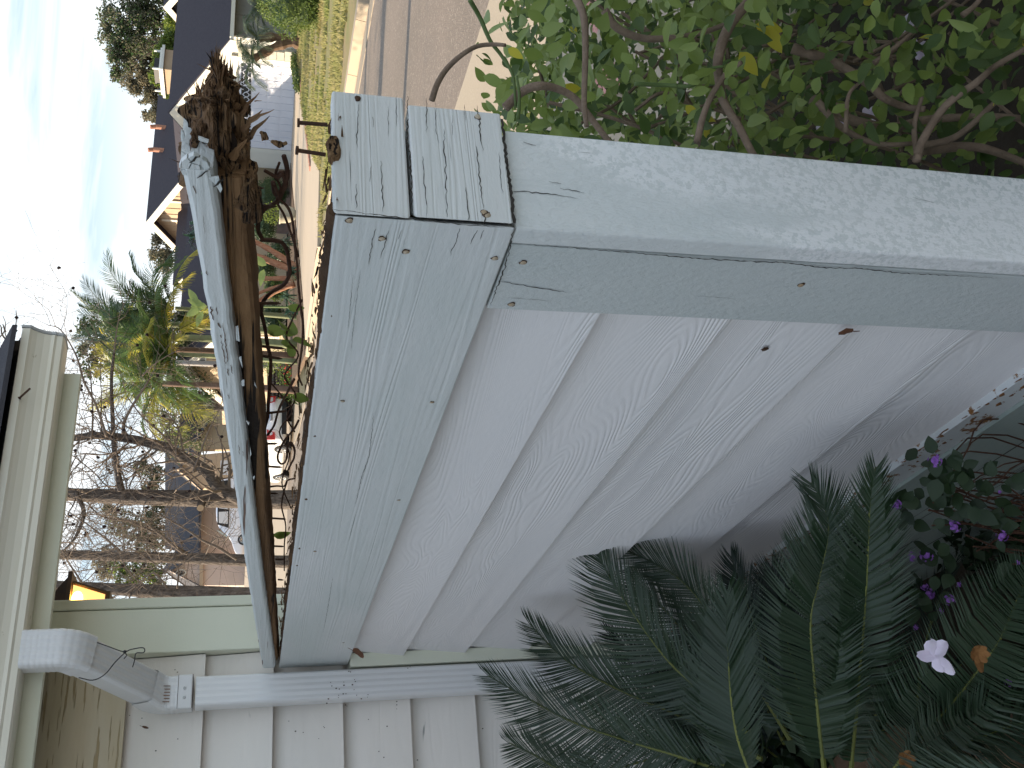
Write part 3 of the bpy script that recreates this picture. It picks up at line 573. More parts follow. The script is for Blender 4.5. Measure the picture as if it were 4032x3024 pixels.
# ------------------------------------------------------------------ vine threading the gap
vine = thing('dead_climbing_vine', (.69, 1.3, 1.12), 'dark twining vine stems with a few green leaves in the gap under the lifted rail', 'vine')
q0 = lambda L_, x0, y0, s: [(x0+s*a, y0+s*b_) for a, b_ in L_]
V1 = q0([(1840, 1010), (1862, 1100), (1850, 1180), (1800, 1300), (1700, 1370), (1672, 1480), (1700, 1550)], 0, 0, .6076)+q0([(1500, 770), (1700, 790), (1790, 880), (1830, 1080), (1830, 1200), (1760, 1330), (1600, 1430), (1500, 1550), (1480, 1659)], 560, 700, .3165)+q0([(1480, 100), (1520, 250), (1560, 500), (1590, 620), (1600, 750), (1590, 950), (1570, 1200), (1560, 1400), (1500, 1600)], 560, 1200, .3165)
V2 = q0([(1640, 80), (1690, 200), (1720, 270), (1830, 400), (1880, 600), (1900, 850), (1930, 1100), (1940, 1300), (1980, 1659)], 560, 700, .3165)+q0([(2000, 250), (1990, 500), (1950, 800), (1950, 900), (1990, 1000)], 560, 1200, .3165)
V3 = q0([(1890, 925), (1800, 1100), (1700, 1300), (1640, 1500), (1560, 1620)], 560, 1200, .3165)
V4 = q0([(1500, -500), (1350, -200), (1200, 0), (950, 300), (780, 560), (650, 850), (590, 1050), (620, 1280), (750, 1400), (900, 1330), (990, 1100), (1000, 800), (1060, 520), (1180, 490), (1270, 620), (1330, 850), (1300, 1150), (1200, 1350), (1050, 1659)], 1040, 1700, .0904)
V5 = q0([(1700, 440), (1790, 430), (1850, 430), (1875, 385), (1930, 370)], 200, 1700, .497)
V6 = q0([(1870, 400), (1840, 500), (1830, 600), (1862, 750), (1850, 900), (1850, 1100)], 200, 1700, .497)
V7 = q0([(1715, 1105), (1760, 1130), (1800, 1150), (1840, 1120)], 0, 0, .6076); V8 = q0([(1770, 1180), (1790, 1260), (1850, 1200), (1830, 1120), (1790, 1160)], 0, 0, .6076)
V9 = [(1100, 640), (1085, 690), (1105, 740), (1090, 790), (1120, 850), (1150, 930), (1175, 1010)]; V10 = [(1190, 1180), (1150, 1260), (1128, 1330), (1175, 1400), (1120, 1480), (1165, 1560), (1130, 1640), (1160, 1700)]; V11 = [(1060, 1500), (1110, 1560), (1150, 1620), (1100, 1700), (1140, 1790), (1110, 1900), (1145, 2000)]
for k, (V, r, X) in enumerate(((V1, .0026, .70), (V2, .0016, .69), (V3, .0018, .68), (V4, .0019, .69), (V5, .0016, .69), (V6, .0015, .70), (V7, .0018, .69), (V8, .0030, .70), (V9, .0014, .70), (V10, .0013, .71), (V11, .0012, .70))):
    P = smoothpath([PX(x, y, X) for x, y in V], 5); MB().tube(P, [r*(1+.25*noise.noise(p*60)) for p in P], 7).build('vine_stem', m_vine, vine, True)
def leafmesh(name, ln, wd, mat, fold=.25, curl=.12):
    v = []; f = []; n = 6
    for i in range(n+1):
        t = i/n; w = wd*.5*math.sin(PI*min(1, t**.8))**.85*(1-.12*t); z = -curl*ln*t*t; v += [(ln*t, w, z+w*fold), (ln*t, 0, z), (ln*t, -w, z+w*fold)]
    for i in range(n): f += [(3*i, 3*i+1, 3*i+4, 3*i+3), (3*i+1, 3*i+2, 3*i+5, 3*i+4)]
    me = bpy.data.meshes.new(name); me.from_pydata(v, [], f); me.materials.append(mat); me.polygons.foreach_set('use_smooth', [True]*len(f)); me.update(); return me
def inst(name, me, parent, pos, a, n_, s=1.):
    a = Vector(a).normalized(); n_ = Vector(n_); n_ = (n_-a*n_.dot(a)).normalized(); b_ = n_.cross(a)
    o = bpy.data.objects.new(name, me); COL.objects.link(o); o.parent = parent; org = ORIG[parent.name] if parent is not None else Vector()
    m = Matrix(((a.x, b_.x, n_.x), (a.y, b_.y, n_.y), (a.z, b_.z, n_.z))).to_4x4()*1.; 
    m = Matrix.Translation(Vector(pos)-org) @ m @ Matrix.Diagonal((s, s, s, 1)); o.matrix_local = m; ORIG[o.name] = org; return o
vl = leafmesh('vine_leaf', .026, .013, m_lf2); tocam = Vector((-.45, -.85, .2))
for x, y, a, s in ((1052, 1288, (.1, .3, -1), .8), (1058, 1308, (.1, .2, -1), 1.), (1060, 1296, (-.2, .9, -.3), .7), (1115, 1305, (.2, .5, -.8), 1.), (1132, 1322, (.2, .8, .1), 1.3), (1150, 1338, (.1, .5, -.8), 1.5), (1128, 1362, (0, .9, -.5), 1.3), (1160, 1322, (.2, -.9, .2), 1.1), (1142, 1298, (.1, -.5, .6), 1.), (1105, 1350, (.2, .6, -.6), 1.2), (1148, 1562, (.1, .4, -.8), 1.3), (1160, 1578, (.1, .9, -.3), 1.2), (1075, 2105, (.1, .3, -1), 1.3), (1078, 2112, (.1, -.2, -1), 1.4), (1132, 1205, (.1, .4, -.9), 1.)):
    inst('leaf', vl, vine, PX(x, y, .71), a, tocam+Vector((random.gauss(0, .5), random.gauss(0, .4), random.gauss(0, .5))), s)

# ================================================================== THE HOUSE ON THIS SIDE
house = thing('pale_house', (.8, 5, -.45), 'pale clapboard house corner with cream gutter, green fascia and ribbed white downspout', 'house')
MB().box((-6, YH+.035, -.45), (.800, 5.6, 1.74)).build('wall', m_hside, house)
hz = [-.45, -.345, -.16, .03, .215, .400, .584, .770, .957, 1.145, 1.327, 1.523, 1.735]
for i in range(len(hz)-1):
    z0, z1 = hz[i], hz[i+1]+.012; b = MB(); n = 40; xs = [-3.2+(.673+3.2)*j/n for j in range(n+1)]
    for x in xs:
        w = .0012*noise.noise(Vector((x*7, i*2.1, 3)))
        b.v += [(x, YH+.030, z1), (x, YH-.004, z0+w), (x, YH+.012, z0+w), (x, YH+.034, z1)]
    b.f = [(j*4+(k+1) % 4, j*4+k, (j+1)*4+k, (j+1)*4+(k+1) % 4) for j in range(n) for k in range(4)]; b.mi = [0]*len(b.f)
    b.build('siding_board', m_hside_beige if i == len(hz)-2 else m_hside, house)
o = MB().box((.676, YH-.030, -.45), (.7965, YH+.03, 1.74)).build('corner_board', m_fascia, house); bevel(o, .003)
o = MB().box((.7985, YH-.034, -.45), (.8275, YH+.11, 1.74)).build('corner_board', m_fascia, house); bevel(o, .004)
for i in range(12): MB().box((.800, YH+.11, -.45+i*.182), (.812, 5.6, -.45+(i+1)*.182-.004)).build('siding_board', m_hside, house)
bevel(MB().box((-3.5, 2.545, 1.681), (1.392, 2.567, 1.80)).build('fascia_board', m_fascia, house), .002)
MB().box((-3.5, 2.568, 1.735), (.82, YH-.001, 1.742)).build('soffit', m_fascia, house)
prof = [(2.545, 1.806), (2.545, 1.722), (2.474, 1.718), (2.466, 1.722), (2.464, 1.736), (2.459, 1.741), (2.461, 1.750), (2.456, 1.766), (2.446, 1.782), (2.436, 1.792), (2.429, 1.797), (2.429, 1.8155), (2.433, 1.8175), (2.437, 1.8155), (2.437, 1.802)]
b = MB(); b.prism([(1.463, y, z) for y, z in prof], (-5., 0, 0)); b.build('gutter', m_gut, house)
b = MB(); b.prism([(1.4725, y+(-.003 if y < 2.5 else 0), z+(.002 if z > 1.8 else -.002)) for y, z in prof[:13]], (-.008, 0, 0)); bevel(b.build('gutter_end_cap', m_gutside, house), .002)
p, q = PY(78, 1566, 2.424), PY(118, 1530, 2.40); MB().tube([q, p, p+(p-q)*.04], [.0026, .0026, .005], 8).build('gutter_spike', m_nail, house)
# roof of overlapping shingle courses
b = MB(); b.add([(-6, 2.43, 1.835), (1.44, 2.43, 1.835), (1.44, 4.7, 2.963), (-6, 4.7, 2.963)], [(0, 1, 2, 3)]); b.add([(-6, 2.43, 1.815), (1.44, 2.43, 1.815), (1.44, 4.7, 2.943), (-6, 4.7, 2.943)], [(3, 2, 1, 0)])
b.build('roof', m_shing, house)
MB().prism([(1.43, 2.44, 1.79), (1.43, 2.44, 1.832), (1.43, 4.7, 2.94), (1.43, 4.7, 2.80)], (-.03, 0, 0)).build('rake_board', m_fence, house)
for i in range(5):
    y0 = 2.395+i*.125; 
    for j in range(8):
        x1 = 1.452-j*.30+(.15 if i % 2 else 0)-.002*random.random(); x0 = x1-.296
        if x1 > 1.455: x1 = 1.452
        zc = 1.838+(y0-2.43)*.497; o = MB().hexa([(x0, y0, zc), (x1, y0, zc), (x1, y0+.15, zc+.06), (x0, y0+.15, zc+.06)], [(x0, y0, zc+.012), (x1, y0, zc+.012), (x1, y0+.15, zc+.078), (x0, y0+.15, zc+.078)]).build('shingle', m_shing, house)
MB().add([(-6, 4.7, 2.963), (1.44, 4.7, 2.963), (1.44, 6.6, 2.0), (-6, 6.6, 2.0)], [(0, 1, 2, 3)]).build('roof', m_shing, house)
MB().add([(.80, 2.9, 1.74), (.80, 5.6, 1.74), (.80, 5.6, 2.3), (.80, 4.7, 2.9), (.80, 2.9, 2.0)], [(0, 1, 2, 3, 4)]).build('gable_wall', m_hside, house)
for i in range(13): MB().hexa([(-3.2, -7, -.45+i*.19), (-3.13, -7, -.45+i*.19), (-3.13, YH, -.45+i*.19), (-3.2, YH, -.45+i*.19)], [(-3.2, -7, -.26+i*.19), (-3.145, -7, -.26+i*.19), (-3.145, YH, -.26+i*.19), (-3.2, YH, -.26+i*.19)]).build('siding_board', m_hside, house)  # unseen side wing, added to cut low sky light from the left
# downspout of corrugated pipe
def ribbed(path, w, d, name, pleat=0., n_r=6, mat=m_down, par=None, step=.004, pw=40, flip=False):
    pr = []; 
    for i in range(n_r*4+1):
        t = i/(n_r*4); a = -w/2+w*t; e = .0022*(.5-.5*math.cos(2*PI*t*n_r)); edge = max(0, abs(t-.5)*2-.86)/.14
        pr.append((a, -d/2-e*(1-edge)+edge*edge*.010))
    pr += [(w/2, d/2), (-w/2, d/2)]
    P = smoothpath(path, 8) if len(path) > 2 else [Vector(path[0]), Vector(path[1])]; Q = [P[0]]
    for a, b_ in zip(P, P[1:]):
        k = max(1, int((b_-a).length/step)) if pleat else 1; Q += [a.lerp(b_, i/k) for i in range(1, k+1)]
    b = MB(); n = len(pr); s = 0
    for i, p in enumerate(Q):
        t = (Q[min(i+1, len(Q)-1)]-Q[max(i-1, 0)]).normalized(); u = Vector((1, 0, 0)); u = (u-t*u.dot(t)).normalized(); v = t.cross(u)*(1)
        if v.y < 0 or (abs(v.y) < .1 and v.z < 0): v = -v
        if i: s += (p-Q[i-1]).length
        k = 1+pleat*abs(math.sin(s*pw*PI)); b.v += [p+u*x*k+v*y*k for x, y in pr]
    b.f = [(i*n+k, i*n+(k+1) % n, (i+1)*n+(k+1) % n, (i+1)*n+k) for i in range(len(Q)-1) for k in range(n)]; b.mi = [0]*len(b.f)
    return b.build(name, mat, par)
dn = tag(MB().box((.56, 2.75, 1.419), (.5601, 2.7501, 1.4191)).build('downspout', m_down, house)) if False else None
dp = ribbed([(.560, 2.772, 1.345), (.560, 2.772, -.40)], .080, .055, 'downspout', n_r=5, par=house)
ribbed([(.620, 2.490, 1.722), (.620, 2.490, 1.66), (.6195, 2.492, 1.635), (.617, 2.503, 1.612), (.612, 2.525, 1.592)], .088, .062, 'upper_elbow', .020, 5, par=dp, pw=80)
ribbed([(.614, 2.512, 1.603), (.568, 2.748, 1.452)], .081, .056, 'offset_pipe', par=dp, n_r=5)
ribbed([(.573, 2.722, 1.468), (.564, 2.752, 1.447), (.560, 2.768, 1.425), (.560, 2.772, 1.400), (.560, 2.772, 1.388)], .086, .060, 'lower_elbow', .022, 5, par=dp, pw=85)
b = MB(); b.box((.5165, 2.7375, 1.352), (.6035, 2.80, 1.392)); bevel(b.build('pipe_strap', m_down, dp), .004)
for x in (.544, .568): MB().tube([(x, 2.738, 1.372), (x, 2.7345, 1.372)], [.0042, .0036], 8).build('strap_rivet', m_gutside, dp)
for z, w_ in ((1.3515, .0016), (1.388, .001)): MB().box((.517, 2.7364, z), (.603, 2.7372, z+w_)).build('dark_seam', m_nail, dp)
for k in range(6): MB().tube([(.535+.008*k, 2.729, 1.437), (.535+.008*k, 2.7365, 1.408)], [.0012, .0012], 4).build('rust_streak', m_rust, dp)
tw = tag(MB().tube(smoothpath([PY(383, 2530, 2.455), PY(425, 2545, 2.45), PY(486, 2566, 2.45), PY(516, 2557, 2.45), PY(560, 2550, 2.45), PY(570, 2560, 2.45), PY(563, 2570, 2.45), PY(536, 2572, 2.45), PY(530, 2600, 2.45), PY(522, 2627, 2.45)], 5), .0013, 5).build('twisted_tie_wire', m_blk, base=(.6, 2.45, 1.5)), 'thin dark twisted wire tied round the bend of the downspout', 'wire')
MB().tube(smoothpath([PY(500, 2562, 2.447), PY(455, 2606, 2.455), PY(413, 2655, 2.47), PY(365, 2678, 2.50), PY(310, 2668, 2.50)], 5), .0013, 5).build('wire_loop', m_blk, tw)
MB().ball(PY(491, 2566, 2.447), .004, 8, 5).build('wire_knot', m_blk, tw)
MB().tube([PY(491, 2566, 2.448), PY(500, 2580, 2.448), PY(488, 2594, 2.448)], .0013, 5).build('wire_tail', m_blk, tw)
# mud and insect specks on the house boards
b = MB()
for x, y in [(1360, 2775), (1352, 2690), (1310, 2700), (1322, 2720), (1335, 2735), (1290, 2760), (1360, 2735), (1395, 2705), (1400, 2680), (1420, 2745), (1446, 2742), (1555, 2772), (1558, 2783), (1450, 2830), (1495, 2965), (1505, 2970), (1518, 2860), (1130, 2836), (1180, 2880), (1150, 2868), (1248, 2917), (620, 2955), (555, 2830), (1375, 2645), (1690, 2570), (1715, 2568), (1893, 2590), (1610, 2625), (1275, 2852), (1275, 2870), (690, 2640), (760, 2560), (700, 2905), (655, 2780), (510, 2810), (1640, 2990), (1900, 2870)]:
    for _ in range(2 if y < 2780 else 1):
        onpipe = 2610+(.0) < y < 2780 and x > 700
        q = PY(x+random.gauss(0, 7), y+random.gauss(0, 7), 2.7385 if onpipe else YH-.003); b.ball(q, random.uniform(.0009, .0021), 5, 3, sc=(1, .35, 1.3))
tag(b.build('insect_specks', m_nail, house), kind='stuff')
# lantern beyond the corner
lan = thing('wall_lantern', (.83, 3.7, 1.8), 'glowing amber wall lantern with bronze frame just behind the house corner', 'lantern')
lx, ly = 1.035, 3.70
def ring(hw, z): return [(lx-hw, ly-hw, z), (lx+hw, ly-hw, z), (lx+hw, ly+hw, z), (lx-hw, ly+hw, z)]
b = MB(); b.hexa(ring(.115, 1.835), ring(.045, 1.915)); b.hexa(ring(.045, 1.915), ring(.012, 1.955)); b.hexa(ring(.128, 1.822), ring(.128, 1.836)); b.build('lantern_roof', m_bronze, lan)
gl = MB(); r0, r1 = ring(.066, 1.715), ring(.096, 1.822)
for k in range(4): gl.add([r0[k], r0[(k+1) % 4], r1[(k+1) % 4], r1[k]], [(0, 1, 2, 3)])
gl.build('glass_pane', m_amber, lan)
b = MB()
for k in range(4): b.tube([Vector(r0[k]), Vector(r1[k])], .007, 5)
for r_, z in ((.070, 1.700), (.098, 1.820)):
    b.hexa(ring(r_, z), ring(r_, z+.016))
b.hexa(ring(.035, 1.68), ring(.035, 1.70)); b.build('lantern_frame', m_bronze, lan)
MB().ball(PY(303, 2362, ly-.10), .020, 10, 6, sc=(1.6, .35, 1)).build('bulb', m_flame, lan)
MB().tube([(.826, ly, 1.86), (.93, ly, 1.93), (lx, ly, 1.955)], .009, 6).build('bracket', m_bronze, lan)
MB().box((.812, ly-.05, 1.76), (.828, ly+.05, 1.90)).build('back_plate', m_bronze, lan)

# ================================================================== FOREGROUND PLANTS
# sago cycad
def frond_mesh(pts, n, ln, wd, mat_l, parent, name='frond', vang=.62, droop=.1, tipk=.35, spread=1.05, seed=0, normal=(0, 0, 1), ribr=.0035, side_curl=.25, mat_r=m_rach):
    r = random.Random(seed); P = smoothpath(pts, 14); L_ = [0]
    for a, b_ in zip(P, P[1:]): L_.append(L_[-1]+(b_-a).length)
    T = L_[-1]
    def at(s):
        for i in range(len(P)-1):
            if L_[i+1] >= s: 
                t = (s-L_[i])/max(1e-9, L_[i+1]-L_[i]); return P[i].lerp(P[i+1], t), (P[i+1]-P[i]).normalized()
        return P[-1], (P[-1]-P[-2]).normalized()
    b = MB(); N0 = Vector(normal)
    for i in range(n):
        t = i/(n-1); s = T*(.05+.945*t); p, d = at(s); nn = (N0-d*N0.dot(d)).normalized(); sd_ = d.cross(nn)
        l_ = ln*min(1, .35+t*3.2)*(1-(max(0, t-.55)/.45)**2*(1-tipk)); ang = spread*(1-.62*t**2)
        for sg in (-1, 1):
            if r.random() < .025: continue
            a2 = ang+r.gauss(0, .035); ll = l_*r.uniform(.93, 1.05); dirv = (d*math.cos(a2)+sd_*sg*math.sin(a2)*math.cos(vang)+nn*math.sin(a2)*math.sin(vang)).normalized()
            q = p+nn*.002; w = d*wd*.5; m1 = q+dirv*ll*.5; tip = q+dirv*ll*.97-nn*ll*droop+d*ll*side_curl*.3
            m1 = m1+nn*ll*.015
            tw_ = nn*wd*r.uniform(-.35, .5); b.add([q-w*.7, q+w*.7+tw_*.5, m1+w*1.05+tw_, m1-w*1.05, tip], [(0, 1, 2, 3), (3, 2, 4)])
    f = b.build(name, mat_l, parent)
    MB().tube(P, [ribr*(1.15-.85*i/len(P)) for i in range(len(P))], 6).build('frond_rib', mat_r, f)
    return f
sago = thing('sago_palm', AT(3340, 3230, 1.75), 'dark green sago cycad with stiff feathery fronds arching in front of the siding', 'cycad')
sc0 = AT(3340, 3230, 1.75); sc0.z = .10
F = [ # tip..base sight points with distance
 ([(1921, 2660, 2.30), (2070, 2745, 2.22), (2255, 2842, 2.12), (2480, 2920, 2.0), (2688, 2982, 1.92), (3000, 3090, 1.8)], .150, 100),
 ([(2085, 2456, 2.32), (2180, 2555, 2.25), (2280, 2633, 2.18), (2480, 2735, 2.06), (2688, 2824, 1.96), (3000, 2990, 1.82)], .150, 100),
 ([(2331, 2131, 2.10), (2400, 2270, 2.08), (2492, 2411, 2.04), (2590, 2550, 1.98), (2700, 2670, 1.92), (2960, 2900, 1.82)], .150, 90),
 ([(2865, 2330, 1.72), (2862, 2472, 1.72), (2870, 2600, 1.70), (2880, 2740, 1.68), (2905, 2900, 1.66), (2960, 3060, 1.66)], .125, 90),
 ([(2440, 2225, 2.25), (2560, 2340, 2.2), (2690, 2480, 2.12), (2840, 2640, 2.02), (3000, 2850, 1.9)], .125, 80),
 ([(2450, 2159, 2.12), (2570, 2215, 2.08), (2688, 2290, 2.04), (2797, 2417, 1.98), (2925, 2611, 1.9), (3113, 2915, 1.8)], .115, 86),
 ([(3195, 1900, 1.56), (3245, 1990, 1.56), (3262, 2100, 1.56), (3225, 2280, 1.57), (3192, 2441, 1.58), (3205, 2650, 1.60), (3225, 2850, 1.62), (3245, 3030, 1.65)], .120, 120),
 ([(3448, 1838, 1.48), (3432, 1930, 1.49), (3424, 2030, 1.50), (3415, 2240, 1.52), (3402, 2441, 1.55), (3385, 2640, 1.58), (3372, 2806, 1.62), (3350, 3040, 1.68)], .100, 120),
 ([(4060, 2235, 1.22), (3990, 2400, 1.30), (3930, 2530, 1.36), (3842, 2654, 1.42), (3740, 2780, 1.48), (3640, 2890, 1.54), (3540, 3000, 1.6), (3450, 3120, 1.66)], .135, 110),
 ([(2880, 2190, 2.0), (2905, 2280, 1.98), (2955, 2405, 1.94), (3028, 2623, 1.86), (3120, 2840, 1.8)], .10, 70),
 ([(2005, 2925, 2.35), (2110, 2975, 2.26), (2230, 3040, 2.16), (2500, 3110, 2.0)], .13, 60),
 ([(4200, 2830, 1.32), (4032, 2845, 1.38), (3880, 2895, 1.44), (3720, 2960, 1.52), (3560, 3040, 1.6)], .12, 80),
 ([(2060, 3080, 2.1), (2300, 3060, 2.05), (2688, 2960, 1.95), (2850, 3010, 1.85), (3000, 3080, 1.8)], .11, 50),
 ([(2700, 2640, 2.16), (2820, 2780, 2.1), (2960, 2900, 2.0), (3100, 3010, 1.9)], .13, 70),
 ([(2400, 2500, 2.35), (2560, 2620, 2.28), (2740, 2730, 2.18), (2960, 2890, 2.04)], .13, 80),
 ([(2620, 2750, 2.22), (2760, 2870, 2.12), (2920, 2970, 2.0)], .13, 60),
 ([(3040, 2230, 1.95), (3080, 2420, 1.92), (3130, 2640, 1.86), (3190, 2860, 1.8)], .11, 80),
 ([(3560, 3300, 1.5), (3700, 3180, 1.42), (3860, 3100, 1.36), (4050, 3060, 1.28)], .12, 60),
 ([(2950, 2560, 1.98), (3010, 2760, 1.9), (3090, 2930, 1.84)], .12, 60)]
for k, (pl, ln, n) in enumerate(F):
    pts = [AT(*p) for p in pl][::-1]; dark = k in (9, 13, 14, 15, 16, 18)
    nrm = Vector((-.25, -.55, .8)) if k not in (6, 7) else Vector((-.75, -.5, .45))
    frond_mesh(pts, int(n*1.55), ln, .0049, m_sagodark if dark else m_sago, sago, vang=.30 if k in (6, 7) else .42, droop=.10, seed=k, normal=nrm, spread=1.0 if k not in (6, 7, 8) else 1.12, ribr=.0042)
for k in range(30):
    az = 2*PI*k/30*1.7+random.uniform(-.2, .2); el = random.uniform(-.25, .75); d = Vector((math.cos(az)*math.cos(el), math.sin(az)*math.cos(el), math.sin(el))); ln_ = random.uniform(.38, .62); c0 = Vector((sc0.x, sc0.y, -.02))
    e = c0+d*ln_
    if d.x > .25 and e.x > .58: d *= .45
    if d.y < -.55: continue
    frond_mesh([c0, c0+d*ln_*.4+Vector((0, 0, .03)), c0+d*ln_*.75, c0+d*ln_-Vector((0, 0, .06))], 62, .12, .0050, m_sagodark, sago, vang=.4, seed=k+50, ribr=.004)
MB().ball((sc0.x, sc0.y, -.05), .16, 14, 9, sc=(1, 1, 1.5), nz=.5).build('cycad_trunk', m_shag, sago)
# lantana ground cover with violet heads
lan2 = thing('lantana_plant', (.40, 1.2, -.4), 'trailing dark-leaved lantana dotted with small violet flower heads below the siding', 'shrub')
C = []
while len(C) < 9500:
    x = random.uniform(-.6, .60); y = random.uniform(.5, 2.78); h = -.30+.30*noise.noise(Vector((x*3.2, y*3.2, 2)))+.10*math.exp(-((x-.45)**2+(y-1.15)**2)*9)-.10*max(0, y-1.5)
    z = h-abs(random.gauss(0, .07)); 
    if z > -.45: C.append((x, y, z))
C = np.array(C); n = len(C)
leafcloud(C, rng.uniform(.022, .042, n), rng.uniform(.015, .026, n), m_lant, 'lantana_leaves', lan2, kind='stuff')
for cpx, cn in (((3080, 2930, 2.05), 420), ((3180, 2980, 1.9), 300), ((2950, 2990, 2.15), 300)):
    c0 = np.array(AT(*cpx)); leafcloud(c0+rng.normal(size=(cn, 3))*[.09, .06, .08], .05, .03, m_lant, 'understory_leaves', lan2, kind='stuff')
for k in range(46):
    p = [(4030, 1960), (3890, 2140), (3990, 2050), (3800, 1960), (3650, 2010), (3720, 1850)][k % 6]; a = AT(p[0]+random.gauss(0, 60), p[1]+random.gauss(0, 60), 1.5); a.x = min(a.x, .585)
    MB().tube(smoothpath([(a.x-.05, a.y+.1, -.42), (a.x+random.gauss(0, .04), a.y+.03, a.z-.15), a], 4), .0014, 4).build('lantana_stem', m_vine, lan2)
ll = leafmesh('lantana_leaf', .030, .022, m_lant, .15, .1)
for k in range(90):
    c = random.choice(((3700, 1850, 1.47), (3650, 1960, 1.5), (3760, 1880, 1.47), (3850, 1910, 1.44), (3760, 2010, 1.5), (3960, 2180, 1.45), (3900, 2030, 1.46), (3980, 1900, 1.40), (3620, 2380, 1.6), (3700, 2200, 1.55), (3560, 2010, 1.55)))
    p = AT(c[0]+random.gauss(0, 55), c[1]+random.gauss(0, 40), c[2]); p.x = min(p.x, .59)
    inst('leaf', ll, lan2, p, (random.gauss(0, 1), random.gauss(0, 1), random.gauss(0, .5)), tocam+Vector((0, 0, .9))+Vector([random.gauss(0, .4) for _ in range(3)]), random.uniform(.7, 1.2))
for x, y, t, r in ((3681, 1813, 1.42, .0125), (3529, 1986, 1.50, .0105), (3760, 2074, 1.50, .011), (3946, 2110, 1.44, .0105), (3587, 2192, 1.57, .010), (3648, 2186, 1.55, .0135), (3657, 2338, 1.62, .012), (3739, 2362, 1.56, .011), (3640, 2310, 1.62, .008), (3775, 2300, 1.56, .006), (3973, 2684, 1.40, .009), (3705, 2405, 1.6, .006), (4010, 2215, 1.42, .005), (3605, 2470, 1.6, .006), (3745, 2060, 1.5, .006), (3935, 1935, 1.45, .004)):
    r *= .82; c = AT(x, y, t); hd = MB()
    for k in range(13):
        d = Vector([random.gauss(0, 1) for _ in range(3)]).normalized()-Vector(fw)*.6; d.normalize(); q = c+d*r*.85; u = d.orthogonal().normalized(); w = d.cross(u); pr = r*.36
        hd.add([q]+[q+(u*math.cos(2*PI*i/8)+w*math.sin(2*PI*i/8))*pr*(1 if i % 2 else .55)+d*pr*.3 for i in range(8)], [(0, 1+i, 1+(i+1) % 8) for i in range(8)])
    hd.ball(c, r*.55, 7, 5); hd.build('flower_head', m_purp, lan2)
# fallen blossoms
def petalshape(b, c, a, n_, ln, wd, curl=.3, mi=0):
    a = Vector(a).normalized(); n_ = Vector(n_); n_ = (n_-a*n_.dot(a)).normalized(); s = a.cross(n_); v = []; m = 6
    for i in range(m+1):
        t = i/m; w = wd*.5*(math.sin(PI*min(1, .12+t*.80)))**.7*(1+.12*math.sin(i*3.1))
        for j in (-1, -.33, .33, 1): v.append(Vector(c)+a*ln*t+s*w*j+n_*(curl*ln*t*t-abs(j)*wd*.18+.06*wd*math.sin(i*2+j*5)))
    b.add(v, [(4*i+j, 4*i+j+1, 4*i+j+5, 4*i+j+4) for i in range(m) for j in range(3)], mi)
bl = AT(3690, 2590, 1.33); b = MB(); IR = Vector(rt); IU = Vector(up); tc_ = -Vector(fw)
for ax, ay, l_, w_ in ((-.5, 1, .028, .022), (.35, .9, .026, .022), (-1, .1, .026, .016), (.9, -.9, .030, .016), (.2, -.5, .020, .020), (-.5, .1, .030, .015)):
    petalshape(b, bl, -IU*ax+IR*ay, tc_, l_, w_, .2)
tag(b.build('fallen_pink_blossom', m_pinkp, smooth=True, base=bl), 'pale pink-white fallen blossom lying on a sago frond', 'flower')
b3 = AT(3850, 2572, 1.31); b = MB()
for k in range(7): petalshape(b, b3, -IU*math.cos(k*.9)+IR*math.sin(k*.9), tc_, .013, .012, .7)
for k in range(2): petalshape(b, b3, -IU*.2-IR, tc_, .026, .012, .1, 1 if k == 0 else 0)
tag(b.build('withered_brown_blossom', [m_dry, m_pinkp], smooth=True, base=b3), 'curled brown withered blossom beside the pink one on the frond', 'flower')
b4 = AT(3565, 2985, 1.46); b = MB()
for k in range(5): petalshape(b, b4, -IU*math.cos(k*1.3)+IR*math.sin(k*1.3), tc_, .014, .011, .5)
tag(b.build('withered_brown_blossom', m_dry, smooth=True, base=b4), 'small crumpled brown blossom near the sago crown', 'flower')
def deadleaf(p, a, n_, ln, wd, lab):
    b = MB(); petalshape(b, p, a, n_, ln, wd, .25); b.tube([p, p-Vector(a).normalized()*ln*.4], [.0008, .0006], 4); return tag(b.build('dead_leaf', m_deadlf, smooth=True, base=p), lab, 'leaf')
deadleaf(PX(3360, 1305, .617), IR*-.05-IU*-1., (-1, -.2, .3), .021, .011, 'dry brown leaf caught at the edge of the corner trim')
deadleaf(PX(1388, 2560, .600), -IU+IR*-.5, (-1, -.5, .3), .034, .022, 'dry brown leaf caught where the wall meets the house')
deadleaf(PY(560, 2860, YH-.008), -IU*1.+IR*-.3, (0, -1, .3), .018, .006, 'tiny dead leaf hanging on the house siding by the downspout')
# the leafy shrub beyond the post
bush = thing('leafy_shrub', (1.3, 1.2, 0), 'dense green oval-leaved shrub with bare tan stems behind the wall end', 'shrub')
def bushy(n, depth=0):
    out_ = []
    while len(out_) < n:
        x = random.uniform(.84, 2.35); y = random.uniform(.2, 1.75); zt = .80-.10*abs(x-1.2)+.16*noise.noise(Vector((x*3, y*3, 1)))-.22*max(0, y-1.15)
        z = zt-random.random()**1.35*1.0
        if z < -.02 or y > .85+1.0*(x-.8)+.2: continue
        if noise.noise(Vector((x*4.5, y*4.5, z*4.5))) < -.28+(.10 if z > .55 else 0): continue
        if z < .2 and random.random() < .15: continue
        out_.append((x, y, z))
    return np.array(out_)
C = bushy(15500); n = len(C); toc = (CAM-C); toc /= np.linalg.norm(toc, axis=1)[:, None]
N = toc*.45+np.array([0, 0, .8])+rng.normal(size=(n, 3))*.55; N /= np.linalg.norm(N, axis=1)[:, None]; A = rng.normal(size=(n, 3)); A -= (A*N).sum(1)[:, None]*N; A /= np.linalg.norm(A, axis=1)[:, None]; B = np.cross(N, A)
